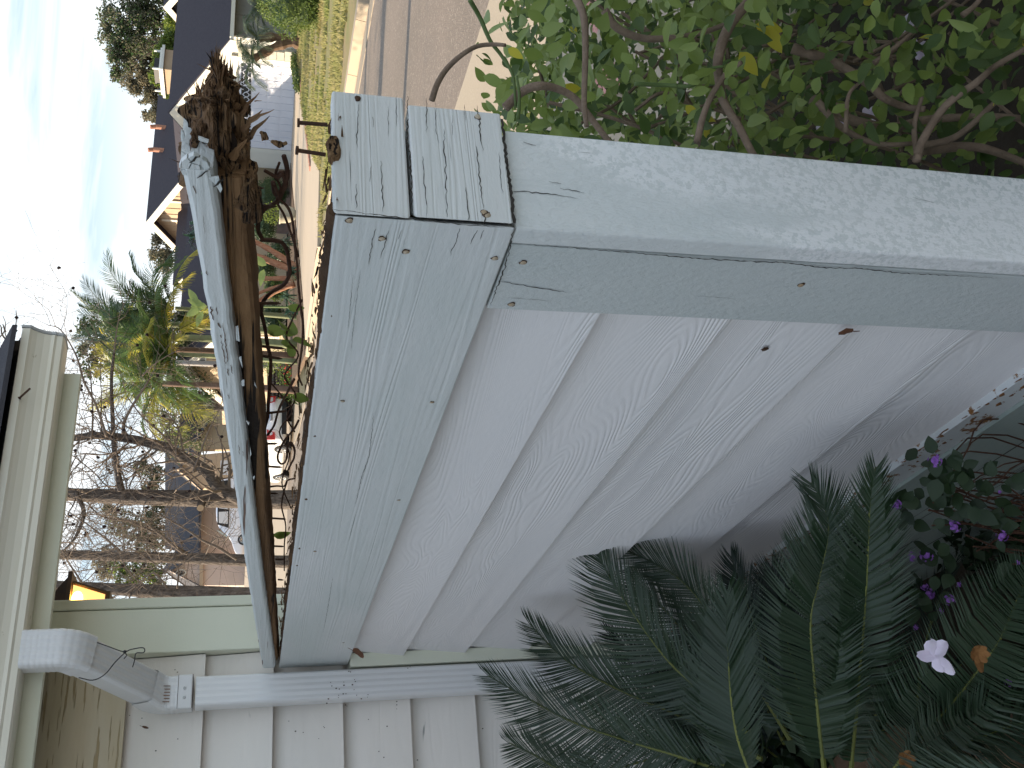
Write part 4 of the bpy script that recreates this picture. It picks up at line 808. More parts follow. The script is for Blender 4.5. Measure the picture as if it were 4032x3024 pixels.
dpt = np.clip((C[:, 2]-.15)/.5, 0, 1); mi = np.where(rng.random(n) < .25+.45*dpt, 1, 0); mi[rng.random(n) < .16*dpt+.03] = 2; mi[rng.random(n) < .008] = 3  # paler greens higher up, the shade below is put into the leaf mix
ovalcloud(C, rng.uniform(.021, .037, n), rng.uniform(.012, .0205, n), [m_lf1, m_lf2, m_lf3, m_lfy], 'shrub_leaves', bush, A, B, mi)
lms = [leafmesh('shrub_leaf', .034, .0185, m, .22, .15) for m in (m_lf1, m_lf2, m_lf3, m_lf2)]; ymesh = leafmesh('yellow_leaf', .040, .021, m_lfy, .2, .1)
k = 0; tries = 0
while k < 285 and tries < 20000:
    tries += 1; px, py = random.uniform(1850, 4030), random.uniform(-40, 640); t = random.uniform(1.28, 1.62) if py > 250 or px < 2300 else random.uniform(1.2, 1.7)
    p = AT(px, py, t)
    if p.x < .80 or py > 430+(px-1980)*.104+(200 if p.y > .9 else 60): continue
    if px < 1990 and py > 420 or px < 1850+py*.12: continue
    a = Vector((random.gauss(0, 1), random.gauss(0, 1), random.gauss(-.2, .8))); nn = -Vector(fw)*.6+Vector((0, 0, .6))+Vector([random.gauss(0, .45) for _ in range(3)])
    inst('leaf', random.choice(lms), bush, p, a, nn, random.uniform(.7, 1.25)); k += 1
for x, y, ax, ay in ((2972, 100, .9, .15), (3015, 110, .6, .9), (2912, 205, .6, .75), (2700, 415, .4, .4), (2000, 190, .9, .6)):
    inst('yellowed_leaf', ymesh, bush, AT(x, y, 1.30), -IU*ax-IR*ay, tc_+Vector((0, 0, .3)), 1.0 if x > 2800 else .62)
stems = [([(3010, -60), (2880, 90), (2830, 220), (2830, 300), (2850, 400), (2910, 500), (2950, 580), (2985, 640)], .0065, 1.32), ([(2250, -40), (2297, 60), (2305, 200), (2300, 400), (2310, 500)], .0048, 1.32), ([(2380, 40), (2430, 110), (2530, 150), (2640, 150), (2760, 130), (2900, 80)], .0052, 1.42),
         ([(1990, 425), (2050, 365), (2110, 340), (2180, 345), (2260, 385), (2330, 470), (2400, 560), (2470, 640)], .0058, 1.36), ([(1700, 396), (1722, 330), (1760, 270), (1820, 215), (1880, 182), (1945, 175), (1990, 178)], .0036, 1.30), ([(3120, 190), (3200, 215), (3300, 255), (3420, 330), (3480, 385), (3560, 420), (3640, 430)], .0065, 1.40),
         ([(2745, 560), (2765, 470), (2800, 380), (2860, 290), (2920, 245)], .0042, 1.30), ([(3200, 395), (3280, 440), (3380, 480), (3520, 500), (3660, 470), (3900, 460), (4060, 470)], .0075, 1.5), ([(3220, 400), (3300, 490), (3400, 550), (3500, 570), (3640, 560)], .0045, 1.42), ([(3610, 640), (3630, 560), (3720, 420), (3850, 320), (3920, 260), (4060, 180)], .0055, 1.36), ([(3615, 630), (3600, 500), (3630, 380)], .004, 1.4),
         ([(3600, 580), (3760, 540), (3900, 420), (3960, 360)], .005, 1.45), ([(3640, 590), (3850, 580), (4060, 650)], .007, 1.5), ([(1850, 0), (1890, 70), (1930, 160), (1975, 220), (2020, 300), (2030, 420)], .0028, 1.34), ([(2500, 330), (2620, 335), (2730, 335), (2790, 275), (2850, 260)], .0026, 1.30), ([(3440, 250), (3520, 190), (3590, 130)], .0035, 1.4), ([(3790, 60), (3840, 20), (3900, -60)], .004, 1.35), ([(3000, -20), (3040, 60), (3080, 140)], .0035, 1.45), ([(3330, 520), (3340, 380), (3390, 320)], .003, 1.38), ([(2040, 470), (2045, 380), (2035, 300)], .0022, 1.28)]
for pl, r, t in stems:
    P = smoothpath([AT(x, y, t*.925+.03*noise.noise(Vector((x*.01, y*.01, 0)))) for x, y in pl], 6); 
    for p in P: p.x = max(p.x, .785)
    MB().tube(P, [r*1.12*(1-.45*i/len(P)) for i in range(len(P))], 8).build('stem', m_bstem if r > .0029 else m_gstem, bush, True)
for k in range(60):
    a = AT(random.uniform(2100, 4030), random.uniform(-50, 560), random.uniform(1.45, 1.9)); 
    if a.x < .82: continue
    d = Vector((random.gauss(0, .12), random.gauss(0, .12), -random.uniform(.1, .35))); P = smoothpath([a, a+d*.4+Vector((random.gauss(0, .03), random.gauss(0, .03), 0)), a+d], 4); 
    for p in P: p.x = max(p.x, .79)
    MB().tube(P, [.003]*len(P), 5).build('stem', m_bstem, bush)
b = MB()
for x, y in ((2330, 60), (2345, 110), (2400, 330), (2420, 350), (2375, 380)): 
    p = G(x, y, .05); petalshape(b, p, (1, .2, 0), (0, 0, 1), .12, .09, .1)
tag(b.build('fallen_petals', M('coral_petals', (.55, .28, .24), .7), base=(2, 2, 0)), 'coral pink petals scattered on the pale driveway behind the shrub', 'petals', kind='stuff')
wl = thing('white_flowers', (1.3, .9, .2), 'loose white and pink flowers glimpsed low among the shrub stems', 'flowers')
for x, y in ((3550, 110), (3570, 90), (3610, 190), (3625, 200), (3300, 490), (3280, 500), (3430, 450), (3240, 480)):
    b = MB(); c = AT(x, y, 1.75)
    for k in range(4): petalshape(b, c, -IU*math.cos(k*1.6+x)+IR*math.sin(k*1.6+x), tc_, .018, .015, .2)
    b.build('flower', m_pinkp, wl, True)

# ================================================================== ACROSS THE STREET
def polyX(b, pts, X, th=.08, mi=0):   # facade piece seen at photo points, standing on the plane x = X, real thickness behind it
    return b.prism([tuple(PX(x, y, X)) for x, y in pts], (th, 0, 0), mi)
hA = thing('gabled_garage_house', (29.9, 31.3, .1), 'house with white panelled garage door, cream gable fascia and dark shingle roofs across the street', 'house')
XA = 29.9; ry, rz, ez = 31.3, 5.03, 2.62; yR, yL = 27.15, 35.45
MB().prism([(XA, 27.62, .1), (XA, 35.0, .1), (XA, 35.0, 2.65), (XA, ry, 4.72), (XA, 27.62, 2.65)], (16, 0, 0)).build('wall', [m_offw], hA)
def roofpl(p, name='roof', mat=m_roofA, th=.09, par=hA):
    b = MB(); b.prism(p, (0, 0, -th)); return b.build(name, mat, par)
roofpl([(29.22, yR, ez+.02), (47, yR, ez+.02), (47, ry, rz+.05), (29.22, ry, rz+.05)]); roofpl([(29.22, ry, rz+.05), (47, ry, rz+.05), (47, yL, ez+.02), (29.22, yL, ez+.02)])
for ya, yb in ((yR-.02, ry), (yL+.02, ry)):
    MB().prism([(29.17, ya, ez-.02), (29.17, ya, ez-.36), (29.17, yb, rz-.43), (29.17, yb, rz-.02)], (.05, 0, 0)).build('fascia_board', m_cream, hA)
MB().prism([(29.17, ya, ez) for ya in (0,)]*0+[(29.25, yR-.10, ez-.14), (29.25, yR+.02, ez-.14), (29.25, yR+.02, ez-.0), (29.25, yR-.12, ez-.0)], (17, 0, 0)).build('gutter', m_offw, hA)
MB().box((29.93, 27.58, .1), (46, 27.62, 2.55)).build('side_wall', m_grayside, hA)
for k in range(16): MB().box((30.1+k*.95, 27.55, .1), (30.14+k*.95, 27.58, 2.5)).build('wall_batten', m_grayside, hA)
gd = MB().box((XA-.06, 28.75, .12), (XA-.01, 33.65, 2.33)).build('garage_door', m_gdoor, hA)
for r in range(4):
    for c in range(12 if r < 3 else 0):
        y0 = 28.82+c*.402; MB().box((XA-.082, y0+.02, .16+r*.55), (XA-.06, y0+.365, .16+r*.55+.49)).build('door_panel', m_gdoor, gd)
for c in range(4):
    y0 = 28.86+c*1.215; w = MB(); w.box((XA-.078, y0, 1.86), (XA-.062, y0+1.12, 2.24)); wo = w.build('door_window', m_glassd, gd)
    mz = 2.05
    for s in range(4):
        ya, yb = y0+s*.28, y0+(s+1)*.28
        for (p, q) in (((ya, mz), (ya+.09, mz+.10)), ((ya+.09, mz+.10), (yb-.06, mz+.10)), ((yb-.06, mz+.10), (yb, mz)), ((ya, mz), (ya+.09, mz-.10)), ((ya+.09, mz-.10), (yb-.06, mz-.10)), ((yb-.06, mz-.10), (yb, mz)), ((ya+.15, mz+.10), (ya+.15, 2.24)), ((ya+.15, mz-.10), (ya+.15, 1.86))):
            w2 = MB(); d = Vector((0, q[0]-p[0], q[1]-p[1])).normalized(); u = Vector((0, -d.z, d.y))*.014; a, b_ = Vector((XA-.09, *p)), Vector((XA-.09, *q))
            if s == 0 and p == (ya, mz): grid = MB()
            grid.prism([a-u, b_-u, b_+u, a+u], (.01, 0, 0))
    tag(grid.build('window_grille', m_gdoor, gd), kind='stuff')
for y0, y1, z0, z1, nm in ((28.5, 28.74, .12, 2.35, 'door_jamb'), (33.66, 33.9, .12, 2.35, 'door_jamb'), (28.5, 33.9, 2.36, 2.60, 'door_head')): MB().box((XA-.10, y0, z0), (XA-.005, y1, z1)).build(nm, m_offw, hA)
for k in range(6): MB().box((XA-.12, 28.05, .62+k*.29), (XA-.005, 28.46, .62+k*.29+.275)).build('block', m_block, hA)
MB().box((XA-.16, 27.95, .1), (XA-.005, 28.48, .60)).build('block', m_block, hA)
for ys_, ye in (((31.3-.25), 31.3+.25),): MB().box((XA-.05, ys_, 3.3), (XA-.005, ye, 3.36)).build('gable_trim', m_cream, hA)
MB().box((XA-.06, 30.1, 2.95), (XA-.005, 32.5, 3.08)).build('gable_beam', m_cream, hA); MB().box((XA-.06, 31.22, 3.08), (XA-.005, 31.38, 4.5)).build('king_post', m_cream, hA)
# taller gabled wing behind and to the left
g2 = 43.6; gz = 7.2; sl_ = .53
def g2z(y): return gz-abs(y-g2)*sl_
roofpl([(33.0, 34.6, g2z(34.6)), (43.2, 34.6, g2z(34.6)), (43.2, g2, gz), (33.0, g2, gz)]); roofpl([(33.0, g2, gz), (50, g2, gz), (50, 53, g2z(53)), (33.0, 53, g2z(53))]); roofpl([(43.2, g2, gz), (43.2, 34.6, g2z(34.6)), (50, 36, 2.6)])
MB().prism([(33.6, 35, .1), (33.6, 53, .1), (33.6, 53, g2z(53)-.1), (33.6, g2, gz-.1), (33.6, 35, g2z(35)-.1)], (.3, 0, 0)).build('gable_wall', m_orange, hA)
for a, b_ in ((40.2, g2), (46.1, g2)): MB().prism([(32.93, a, g2z(a)), (32.93, a, g2z(a)-.36), (32.93, g2, gz-.37), (32.93, g2, gz)], (.06, 0, 0)).build('fascia_board', m_cream, hA)
for k, (y, w) in enumerate(((42.4, .14), (44.0, .14))): MB().box((33.52, y, 5.0), (33.6, y+w, gz-.3-abs(y-g2)*sl_-.2)).build('gable_batten', m_cream, hA)
for k in range(16): MB().box((33.57, 39.6+k*.5, 4.6), (33.6, 39.63+k*.5, g2z(39.6+k*.5)-.25)).build('wall_batten', m_orange, hA)
roofpl([(29.4, 35.0, 3.15), (29.4, 53, 3.15), (33.58, 53, 5.45), (33.58, 35.0, 5.45)]); MB().box((29.33, 35.0, 2.92), (29.40, 53, 3.16)).build('fascia_board', m_cream, hA)
MB().box((30.4, 35.0, .1), (33, 53, 3.0)).build('wall', m_beige, hA)
# small entry gable with a stepped fascia
XE = 28.8
def strip(pts, w, X, th, mat, nm, par):
    for (a, b_) in zip(pts, pts[1:]):
        p, q = PX(*a, X), PX(*b_, X); d = (q-p).normalized(); u = Vector((0, -d.z, d.y)); u = u if u.z < 0 else -u
        MB().prism([p, q, q+u*w, p+u*w], (th, 0, 0)).build(nm, mat, par)
strip([(775, 990), (747, 1020), (746, 1066), (684, 1119), (768, 1168)], .30, XE, .06, m_cream, 'fascia_board', hA)
polyX(MB(), [(800, 1000), (762, 1024), (762, 1066), (702, 1119), (790, 1168), (830, 1168), (830, 1000)], XE+.5, .1).build('gable_wall', m_beige, hA)
e0 = PX(684, 1119, XE); e1 = PX(760, 1060, XE); e2 = PX(766, 1172, XE)
roofpl([tuple(e0+Vector((-.05, 0, .06))), tuple(e0+Vector((4.5, 0, .06))), tuple(e2+Vector((4.5, 0, .06))), tuple(e2+Vector((-.05, 0, .06)))]); roofpl([tuple(e0+Vector((-.05, 0, .06))), tuple(e0+Vector((4.5, 0, .06))), tuple(e1+Vector((4.5, 0, .06))), tuple(e1+Vector((-.05, 0, .06)))])
for y in (1084, 1102): strip([(735, y), (800, y)], .16, XE+.35, .08, m_cream, 'porch_post', hA)
polyX(MB(), [(752, 1130), (766, 1160), (800, 1160), (800, 1130)], XE+.44, .05).build('window', m_glassd, hA)
# chimney, vents
MB().box((36.2, 35.9, 3.2), (37.5, 37.5, 6.02)).build('chimney', m_chim, hA); ch = bpy.data.objects['chimney']
MB().box((36.05, 35.75, 6.02), (37.65, 37.65, 6.14)).build('chimney_cap', m_offw, ch); MB().box((36.15, 35.85, 6.145), (37.55, 37.55, 6.22)).build('chimney_cap', m_offw, ch); MB().box((36.5, 36.2, 6.225), (37.2, 37.2, 6.50)).build('flue_cage', m_blk, ch)
for x, y in ((36.25, 35.95), (37.4, 35.95), (36.25, 37.4), (37.4, 37.4)): MB().box((x, y, 6.225), (x+.07, y+.07, 6.52)).build('cage_post', m_offw, ch)
for (px, py, Y) in ((628, 500, 42.3), (620, 590, 42.3)):
    p = PY(px, py, Y); MB().tube([(p.x, p.y, g2z(p.y)-.1), (p.x, p.y, p.z+.2), (p.x-.1, p.y-.05, p.z+.45)], .12, 8).build('roof_vent', m_vent, hA)
p = PY(686, 972, 38.5); MB().tube([(31.5, 44.5, 4.2), (31.5, 44.5, 4.75)], .05, 6).build('roof_vent', m_offw, hA)
# upper right gable dormer
a, r_ = PX(642, 27, 36.5), PX(708, 98, 36.5); l_ = Vector((36.5, 2*a.y-r_.y, r_.z))
roofpl([tuple(a), tuple(a+Vector((8, 0, 0))), tuple(r_+Vector((8, 0, 0))), tuple(r_)]); roofpl([tuple(a), tuple(a+Vector((8, 0, 0))), tuple(l_+Vector((8, 0, 0))), tuple(l_)])
for q in (r_, l_): MB().prism([a+Vector((-.05, 0, 0)), a+Vector((-.05, 0, -.34)), q+Vector((-.05, 0, -.30)), q+Vector((-.05, 0, .02))], (.06, 0, 0)).build('fascia_board', m_cream, hA)
MB().prism([a+Vector((.5, 0, -.1)), r_+Vector((.5, 0, -.1)), Vector((37, r_.y, 3)), Vector((37, l_.y, 3)), l_+Vector((.5, 0, -.1))], (6, 0, 0)).build('dormer_wall', m_grayside, hA)
roofpl([(32, 20, 2.7), (47, 20, 2.7), (47, yR, 4.3), (38, yR, 4.3)])
# garden in front of it
hedge = []
def blob(n, c, r, sc=(1, 1, 1), shell=.35, seed=0):
    d = rng.normal(size=(n, 3)); d /= np.linalg.norm(d, axis=1)[:, None]; rad = 1-shell*rng.random(n)**1.6
    w = np.array([1+.22*noise.noise(Vector(x)*2.2+Vector((seed, 0, 0)))+.10*noise.noise(Vector(x)*6+Vector((seed, 0, 0))) for x in d])
    return np.array(c)+d*(rad*w)[:, None]*r*np.array(sc)
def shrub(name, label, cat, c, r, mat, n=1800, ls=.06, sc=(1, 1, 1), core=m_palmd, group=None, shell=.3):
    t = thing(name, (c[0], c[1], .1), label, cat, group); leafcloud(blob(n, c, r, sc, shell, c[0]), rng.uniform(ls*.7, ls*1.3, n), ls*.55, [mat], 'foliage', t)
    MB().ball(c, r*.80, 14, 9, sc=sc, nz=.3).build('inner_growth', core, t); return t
c = AT(1222, -10, 21); shrub('clipped_round_shrub', 'round clipped green shrub on the lawn edge at the garage side', 'shrub', (c.x, c.y, .72), .80, m_topi, 9000, .05, (1, 1, .95))
hd = thing('low_hedge', (28.5, 28.4, .1), 'low dark green hedge strip along the garage corner', 'hedge'); C = []
for k in range(3200):
    t = random.random(); x, y = 29.7-5.2*t, 28.25-3.8*t; C.append((x+random.gauss(0, .13), y+random.gauss(0, .13), .12+random.random()*.22))
for k in range(1500): C.append((random.uniform(29.6, 34), 27.2+random.gauss(0, .18), .12+random.random()*.2))
leafcloud(np.array(C), .09, .05, [m_topi, m_palmd], 'hedge_leaves', hd, kind='stuff')
be = thing('brick_edging', (24, 24.4, .1), 'red brick edging between the lawn and the driveway', 'edging')
bm_ = None
for k in range(70):
    t = k/69; x, y = 30.0-6.2*t, 27.35-2.75*t
    if t > .5: x, y = 26.9-(t-.5)*2*10.5, 25.97-(t-.5)*2*7.0
    o = MB().box((x-.11, y-.09, .10), (x+.11, y+.09, .165)).build('brick', m_brick, be)
fn = thing('dark_board_fence', (29, 38, .1), 'weathered dark board fence behind the garden opposite', 'fence')
for k in range(34):
    y0 = 35.1+k*.24; x0 = 28.9-k*.10; MB().box((x0, y0, .1), (x0+.03, y0+.225, 1.72+.02*random.random())).build('fence_board', m_fence, fn)
for k in range(5): y0 = 35.1+k*2.0; MB().box((28.75-k*.83, y0, .1), (28.89-k*.83, y0+.14, 1.85)).build('fence_post', m_fence, fn)
MB().prism([(28.3, 35, .1), (25.2, 43, .1), (25.2, 43, .72), (28.3, 35, .72)], (.18, 0, 0)).build('planter_wall', m_stone, fn)
sp = thing('potted_plant', (25, 32, .1), 'pale rounded planter holding a bushy green plant beside the driveway', 'planter')
c = G(1168, 846, .1); prf = [(.16, 0), (.24, .08), (.31, .28), (.33, .50), (.36, .52), (.36, .56), (.30, .56)]; b = MB(); n = 18
for r, z in prf: b.v += [(c.x+r*math.cos(2*PI*k/n), c.y+r*math.sin(2*PI*k/n), .14+z) for k in range(n)]
b.f = [(i*n+k, i*n+(k+1) % n, (i+1)*n+(k+1) % n, (i+1)*n+k) for i in range(len(prf)-1) for k in range(n)]; b.mi = [0]*len(b.f); b.build('pot', m_pot, sp, True)
leafcloud(blob(700, (c.x, c.y, .95), .38), .07, .03, [m_topi, m_lime], 'foliage', sp)
c2 = AT(1072, 757, 41); shrub('grey_green_bush', 'fluffy grey-green round bush behind the pale planter', 'shrub', tuple(c2), .62, m_pine, 2600, .06, (1, 1, 1.1))
shrub('dark_bush', 'dark low bush against the fence left of the pale planter', 'shrub', tuple(AT(1040, 895, 40)), .60, m_palmd, 2200, .07, (1.2, 1.2, .8))
for k_, (x_, y_, T2_, r_2, m_2, lab_) in enumerate(((1100, 1000, 34, .42, m_palmd, 'dark leafy clump just right of the red yucca trunks'), (1085, 1135, 33, .42, m_topi, 'green leafy clump between the red yucca trunks and the strap-leaved plants'), (1075, 1250, 35, .50, m_palmd, 'dark leafy clump under the palm trunks'), (1040, 1060, 36, .5, m_palmd, 'dark bush high behind the red yucca trunks'))):
    shrub('garden_clump', lab_, 'shrub', tuple(AT(x_, y_, T2_)), r_2, m_2, 1500, .07, (1, 1.2, .9))
yu = thing('red_trunk_yucca', (16.8, 24, .14), 'multi-stemmed yucca with splayed peeling red-brown trunks in the garden bed', 'tree')
T_ = 30
def strapburst(c, n, ln, wd, mat, par, name, upb=.3, droop=.35):
    b = MB()
    for k in range(n):
        d = Vector((random.gauss(0, 1), random.gauss(0, 1), random.gauss(upb, .6))).normalized(); l_ = ln*random.uniform(.7, 1.15); u = d.cross(Vector((0, 0, 1))); u = (u.normalized() if u.length > .01 else Vector((1, 0, 0)))*wd*.5
        p = [c, c+d*l_*.5+Vector((0, 0, .06*l_)), c+d*l_-Vector((0, 0, droop*l_))]; b.add([p[0]-u*.7, p[0]+u*.7, p[1]-u, p[1]+u, p[2]], [(0, 1, 3, 2), (2, 3, 4)])
    return b.build(name, mat, par)
for pts, r in (([(1180, 1062), (1090, 1000), (1010, 955), (900, 905), (790, 880)], .105), ([(1178, 1072), (1080, 1035), (1000, 1004), (880, 960), (765, 935)], .12), ([(1165, 1094), (1090, 1097), (1000, 1095), (900, 1085), (830, 1080)], .085), ([(1160, 1118), (1100, 1140), (1000, 1196), (900, 1240)], .10), ([(1155, 1126), (1090, 1130), (1030, 1150), (960, 1180)], .07)):
    P = smoothpath([AT(x, y, T_) for x, y in pts], 4); MB().tube(P, [r*(1-.5*i/len(P))*(1+.12*math.sin(i*2.3)) for i in range(len(P))], 9).build('trunk', m_redbark, yu, True); strapburst(P[-1], 46, .62, .05, m_agave, yu, 'leaf_head')
for k, (x, y, r, lab) in enumerate(((1130, 955, .42, 'spiky green strap-leaved plant nearest the pale planter'), (1135, 1165, .48, 'blue-green strap-leaved plant below the left red trunk'), (1150, 1225, .52, 'blue-green strap-leaved plant by the street edge, left of the others'), (1165, 1075, .35, 'low strap-leaved plant at the foot of the red trunks'))):
    c = AT(x, y, 31-k*.6); c.z = max(c.z, .3); t = thing('strap_leaf_plant', (c.x, c.y, .14), lab, 'plant', 'strap-leaved plants in the garden bed'); strapburst(c, 60, r, .04, m_agave if k else m_pygmy, t, 'strap_leaves')
bp = thing('broad_leaf_plant', tuple(AT(1180, 1210, 27)), 'bright green broad-leaved plant poking up above the lifted rail', 'plant'); bl2 = leafmesh('broad_leaf', .62, .30, m_lf3, .2, .2)
for x, y, ax, ay in ((800, 1200, 1, .3), (790, 1215, .9, -.4), (780, 1190, .8, .9), (800, 1225, .5, -.9), (815, 1205, 1, 0), (1040, 1060, .3, -.9), (1050, 1045, .8, .5), (1005, 1195, .9, .1)): inst('leaf', bl2, bp, AT(x, y, 27), IU*ax+IR*ay, tc_+Vector((0, 0, .4)), .8)
MB().tube([AT(1180, 1210, 27), AT(820, 1205, 27)], .03, 6).build('stem', m_gstem, bp)
sw = thing('stone_retaining_wall', (17.6, 32.6, .1), 'low retaining wall of rounded brown river stones behind the red flowers', 'wall')
for r in range(5):
    for k in range(15):
        p = AT(1118-r*14, 1462+k*13+(6 if r % 2 else 0), 36.5); MB().ball(p, .075*random.uniform(.85, 1.15), 7, 5, sc=(1, 1, .8), nz=.4).build('stone', m_stone, sw)
MB().prism([AT(1150, 1455, 36.7), AT(1052, 1455, 36.7), AT(1052, 1660, 36.7), AT(1150, 1660, 36.7)], (.3, .2, 0)).build('mortar_core', m_soil, sw)
fb = thing('red_flowering_shrub', tuple(AT(1160, 1450, 34)), 'sprawling pale-leaved shrub with tiny red blooms around the street pole foot', 'shrub'); C = []
for x, y, s in ((1130, 1400, 22), (1115, 1450, 24), (1130, 1500, 20), (1060, 1440, 14), (1140, 1550, 16), (1090, 1400, 25), (1150, 1460, 14)): C += [tuple(AT(random.gauss(x, s), random.gauss(y, s), random.uniform(34.2, 35.6))) for _ in range(330)]
leafcloud(np.array(C), .06, .04, [m_lime, m_topi, m_lf3], 'leaves', fb, kind='stuff')
C = [tuple(AT(random.gauss(1135, 14), random.gauss(1460, 50), 34)) for _ in range(55)]; leafcloud(np.array(C), .06, .06, [m_red], 'red_blooms', fb, kind='stuff')

# second beige house, raised behind the palms
hB = thing('beige_house', (22.5, 38, .3), 'beige house with cream gable fascia and panelled door half hidden behind palms', 'house'); XB = 22.4
MB().box((XB+.05, 36.75, .2), (31, 46, 3.0)).build('wall', m_beige, hB)
a, r_, l_ = PX(700, 1452, XB-.4), PX(850, 1330, XB-.4), PX(900, 1620, XB-.4)
for q in (r_, l_):
    MB().prism([a, a+Vector((0, 0, -.42)), q+Vector((0, 0, -.40)), q], (.06, 0, 0)).build('fascia_board', m_cream, hB)
    roofpl([tuple(a+Vector((0, 0, .06))), tuple(a+Vector((9, 0, .06))), tuple(q+Vector((9, 0, .06))), tuple(q+Vector((0, 0, .06)))], par=hB)
MB().prism([a+Vector((.45, 0, -.2)), Vector((XB, r_.y+.2, r_.z-.2)), Vector((XB, r_.y+.2, .3)), Vector((XB, l_.y-.2, .3)), Vector((XB, l_.y-.2, l_.z-.1))], (.2, 0, 0)).build('gable_wall', m_beige, hB)
for k in range(7): p = PX(800, 1350+k*22, XB-.02); MB().box((XB-.02, p.y, 1.5), (XB-.001, p.y+.03, 3.3)).build('wall_batten', m_beige, hB)
wv = polyX(MB(), [(785, 1400), (785, 1445), (812, 1445), (812, 1400)], XB-.05, .04).build('gable_vent', m_offw, hB)
for k in range(8): polyX(MB(), [(788, 1402+k*5.4), (808, 1402+k*5.4), (808, 1404.5+k*5.4), (788, 1404.5+k*5.4)], XB-.06, .01).build('vent_slat', m_blk, wv)
dB = polyX(MB(), [(1018, 1322), (1018, 1368), (1104, 1368), (1104, 1322)], XB-.02, .05).build('panelled_door', m_orange, hB)
for r in range(2):
    for k in range(8): polyX(MB(), [(1024+k*9.8, 1326+r*21), (1024+k*9.8, 1343+r*21), (1031.5+k*9.8, 1343+r*21), (1031.5+k*9.8, 1326+r*21)], XB-.035, .012).build('door_panel', m_cream, dB)
# far houses at the rise of the street
b = MB(); b.prism([(6, 36, -.3), (26, 36, -.3), (30, 95, -.3), (-2, 95, -.3)], (0, 0, .2)); 
b = MB(); b.add([(5, 38, -.04), (22, 38, -.04), (27, 60, 1.7), (3, 60, 1.7), (30, 110, 3.2), (-5, 110, 3.2)], [(0, 1, 2, 3), (3, 2, 4, 5)]); b.build('rising_road', m_drive)['kind'] = 'structure'
hC = thing('pink_stucco_house', (22, 70, 2), 'pale pink stucco house with an oval gable vent far up the street', 'house')
def polyY(pts, Y, th, mat, nm, par): return MB().prism([tuple(PY(x, y, Y)) for x, y in pts], (0, th, 0)).build(nm, mat, par)
polyY([(668, 2246), (790, 2186), (1000, 2186), (1000, 2305), (790, 2305)], 68, .3, m_pinkst, 'gable_wall', hC)
polyY([(785, 2180), (800, 2180), (800, 2310), (785, 2310)], 67.7, .3, m_chim, 'eave_beam', hC)
p = PY(712, 2256, 67.9); v = MB(); v.ball((p.x, p.y, p.z), .36, 16, 8, sc=(.75, .12, 1.)); vo = v.build('oval_vent', m_offw, hC); MB().ball((p.x, p.y-.05, p.z), .27, 16, 8, sc=(.62, .12, 1)).build('vent_louvre', m_blk, vo)
polyY([(790, 1935), (1000, 1935), (1000, 2186), (790, 2186)], 69, .3, m_pinkst, 'wall', hC)
q = [PY(782, 1700, 67.6), PY(782, 2190, 67.6), PY(650, 2160, 75), PY(650, 1700, 75)]; MB().prism(q, (0, 0, -.15)).build('roof', m_tileB, hC)
q = [PY(668, 2246, 67.6), PY(640, 2244, 76), PY(800, 2350, 76), PY(792, 2312, 67.6)]; MB().prism(q, (0, 0, -.15)).build('roof', m_tileB, hC)
q = [PY(668, 2246, 67.6), PY(640, 2244, 76), PY(700, 2150, 76), PY(792, 2180, 67.6)]; MB().prism(q, (0, 0, -.15)).build('roof', m_tileB, hC)
polyY([(690, 2010), (722, 2010), (722, 2036), (690, 2036)], 74, 1, m_chim, 'chimney', hC); polyY([(1000, 2190), (828, 2190), (828, 2198), (1000, 2198)], 67.8, .1, m_offw, 'corner_trim', hC)
hD = thing('tan_gabled_house', (18, 60, 1.5), 'tan house with a small shaded gable behind the bare tree branches', 'house')
polyY([(697, 1846), (790, 1790), (1000, 1770), (1000, 1925), (786, 1922)], 60, .3, m_orange, 'gable_wall', hD)
q = [PY(700, 1846, 59.6), PY(680, 1846, 68), PY(780, 1930, 68), PY(792, 1930, 59.6)]; MB().prism(q, (0, 0, -.12)).build('roof', m_tileB, hD)
q = [PY(700, 1846, 59.6), PY(680, 1846, 68), PY(780, 1700, 68), PY(830, 1640, 59.6)]; MB().prism(q, (0, 0, -.12)).build('roof', m_tileB, hD)
polyY([(800, 1560), (800, 1770), (1000, 1770), (1000, 1560)], 60.5, .3, m_beige, 'wall', hD)
polyY([(735, 1590), (705, 1640), (710, 1710), (800, 1770), (805, 1560)], 62, .3, m_tileB, 'roof', hD)
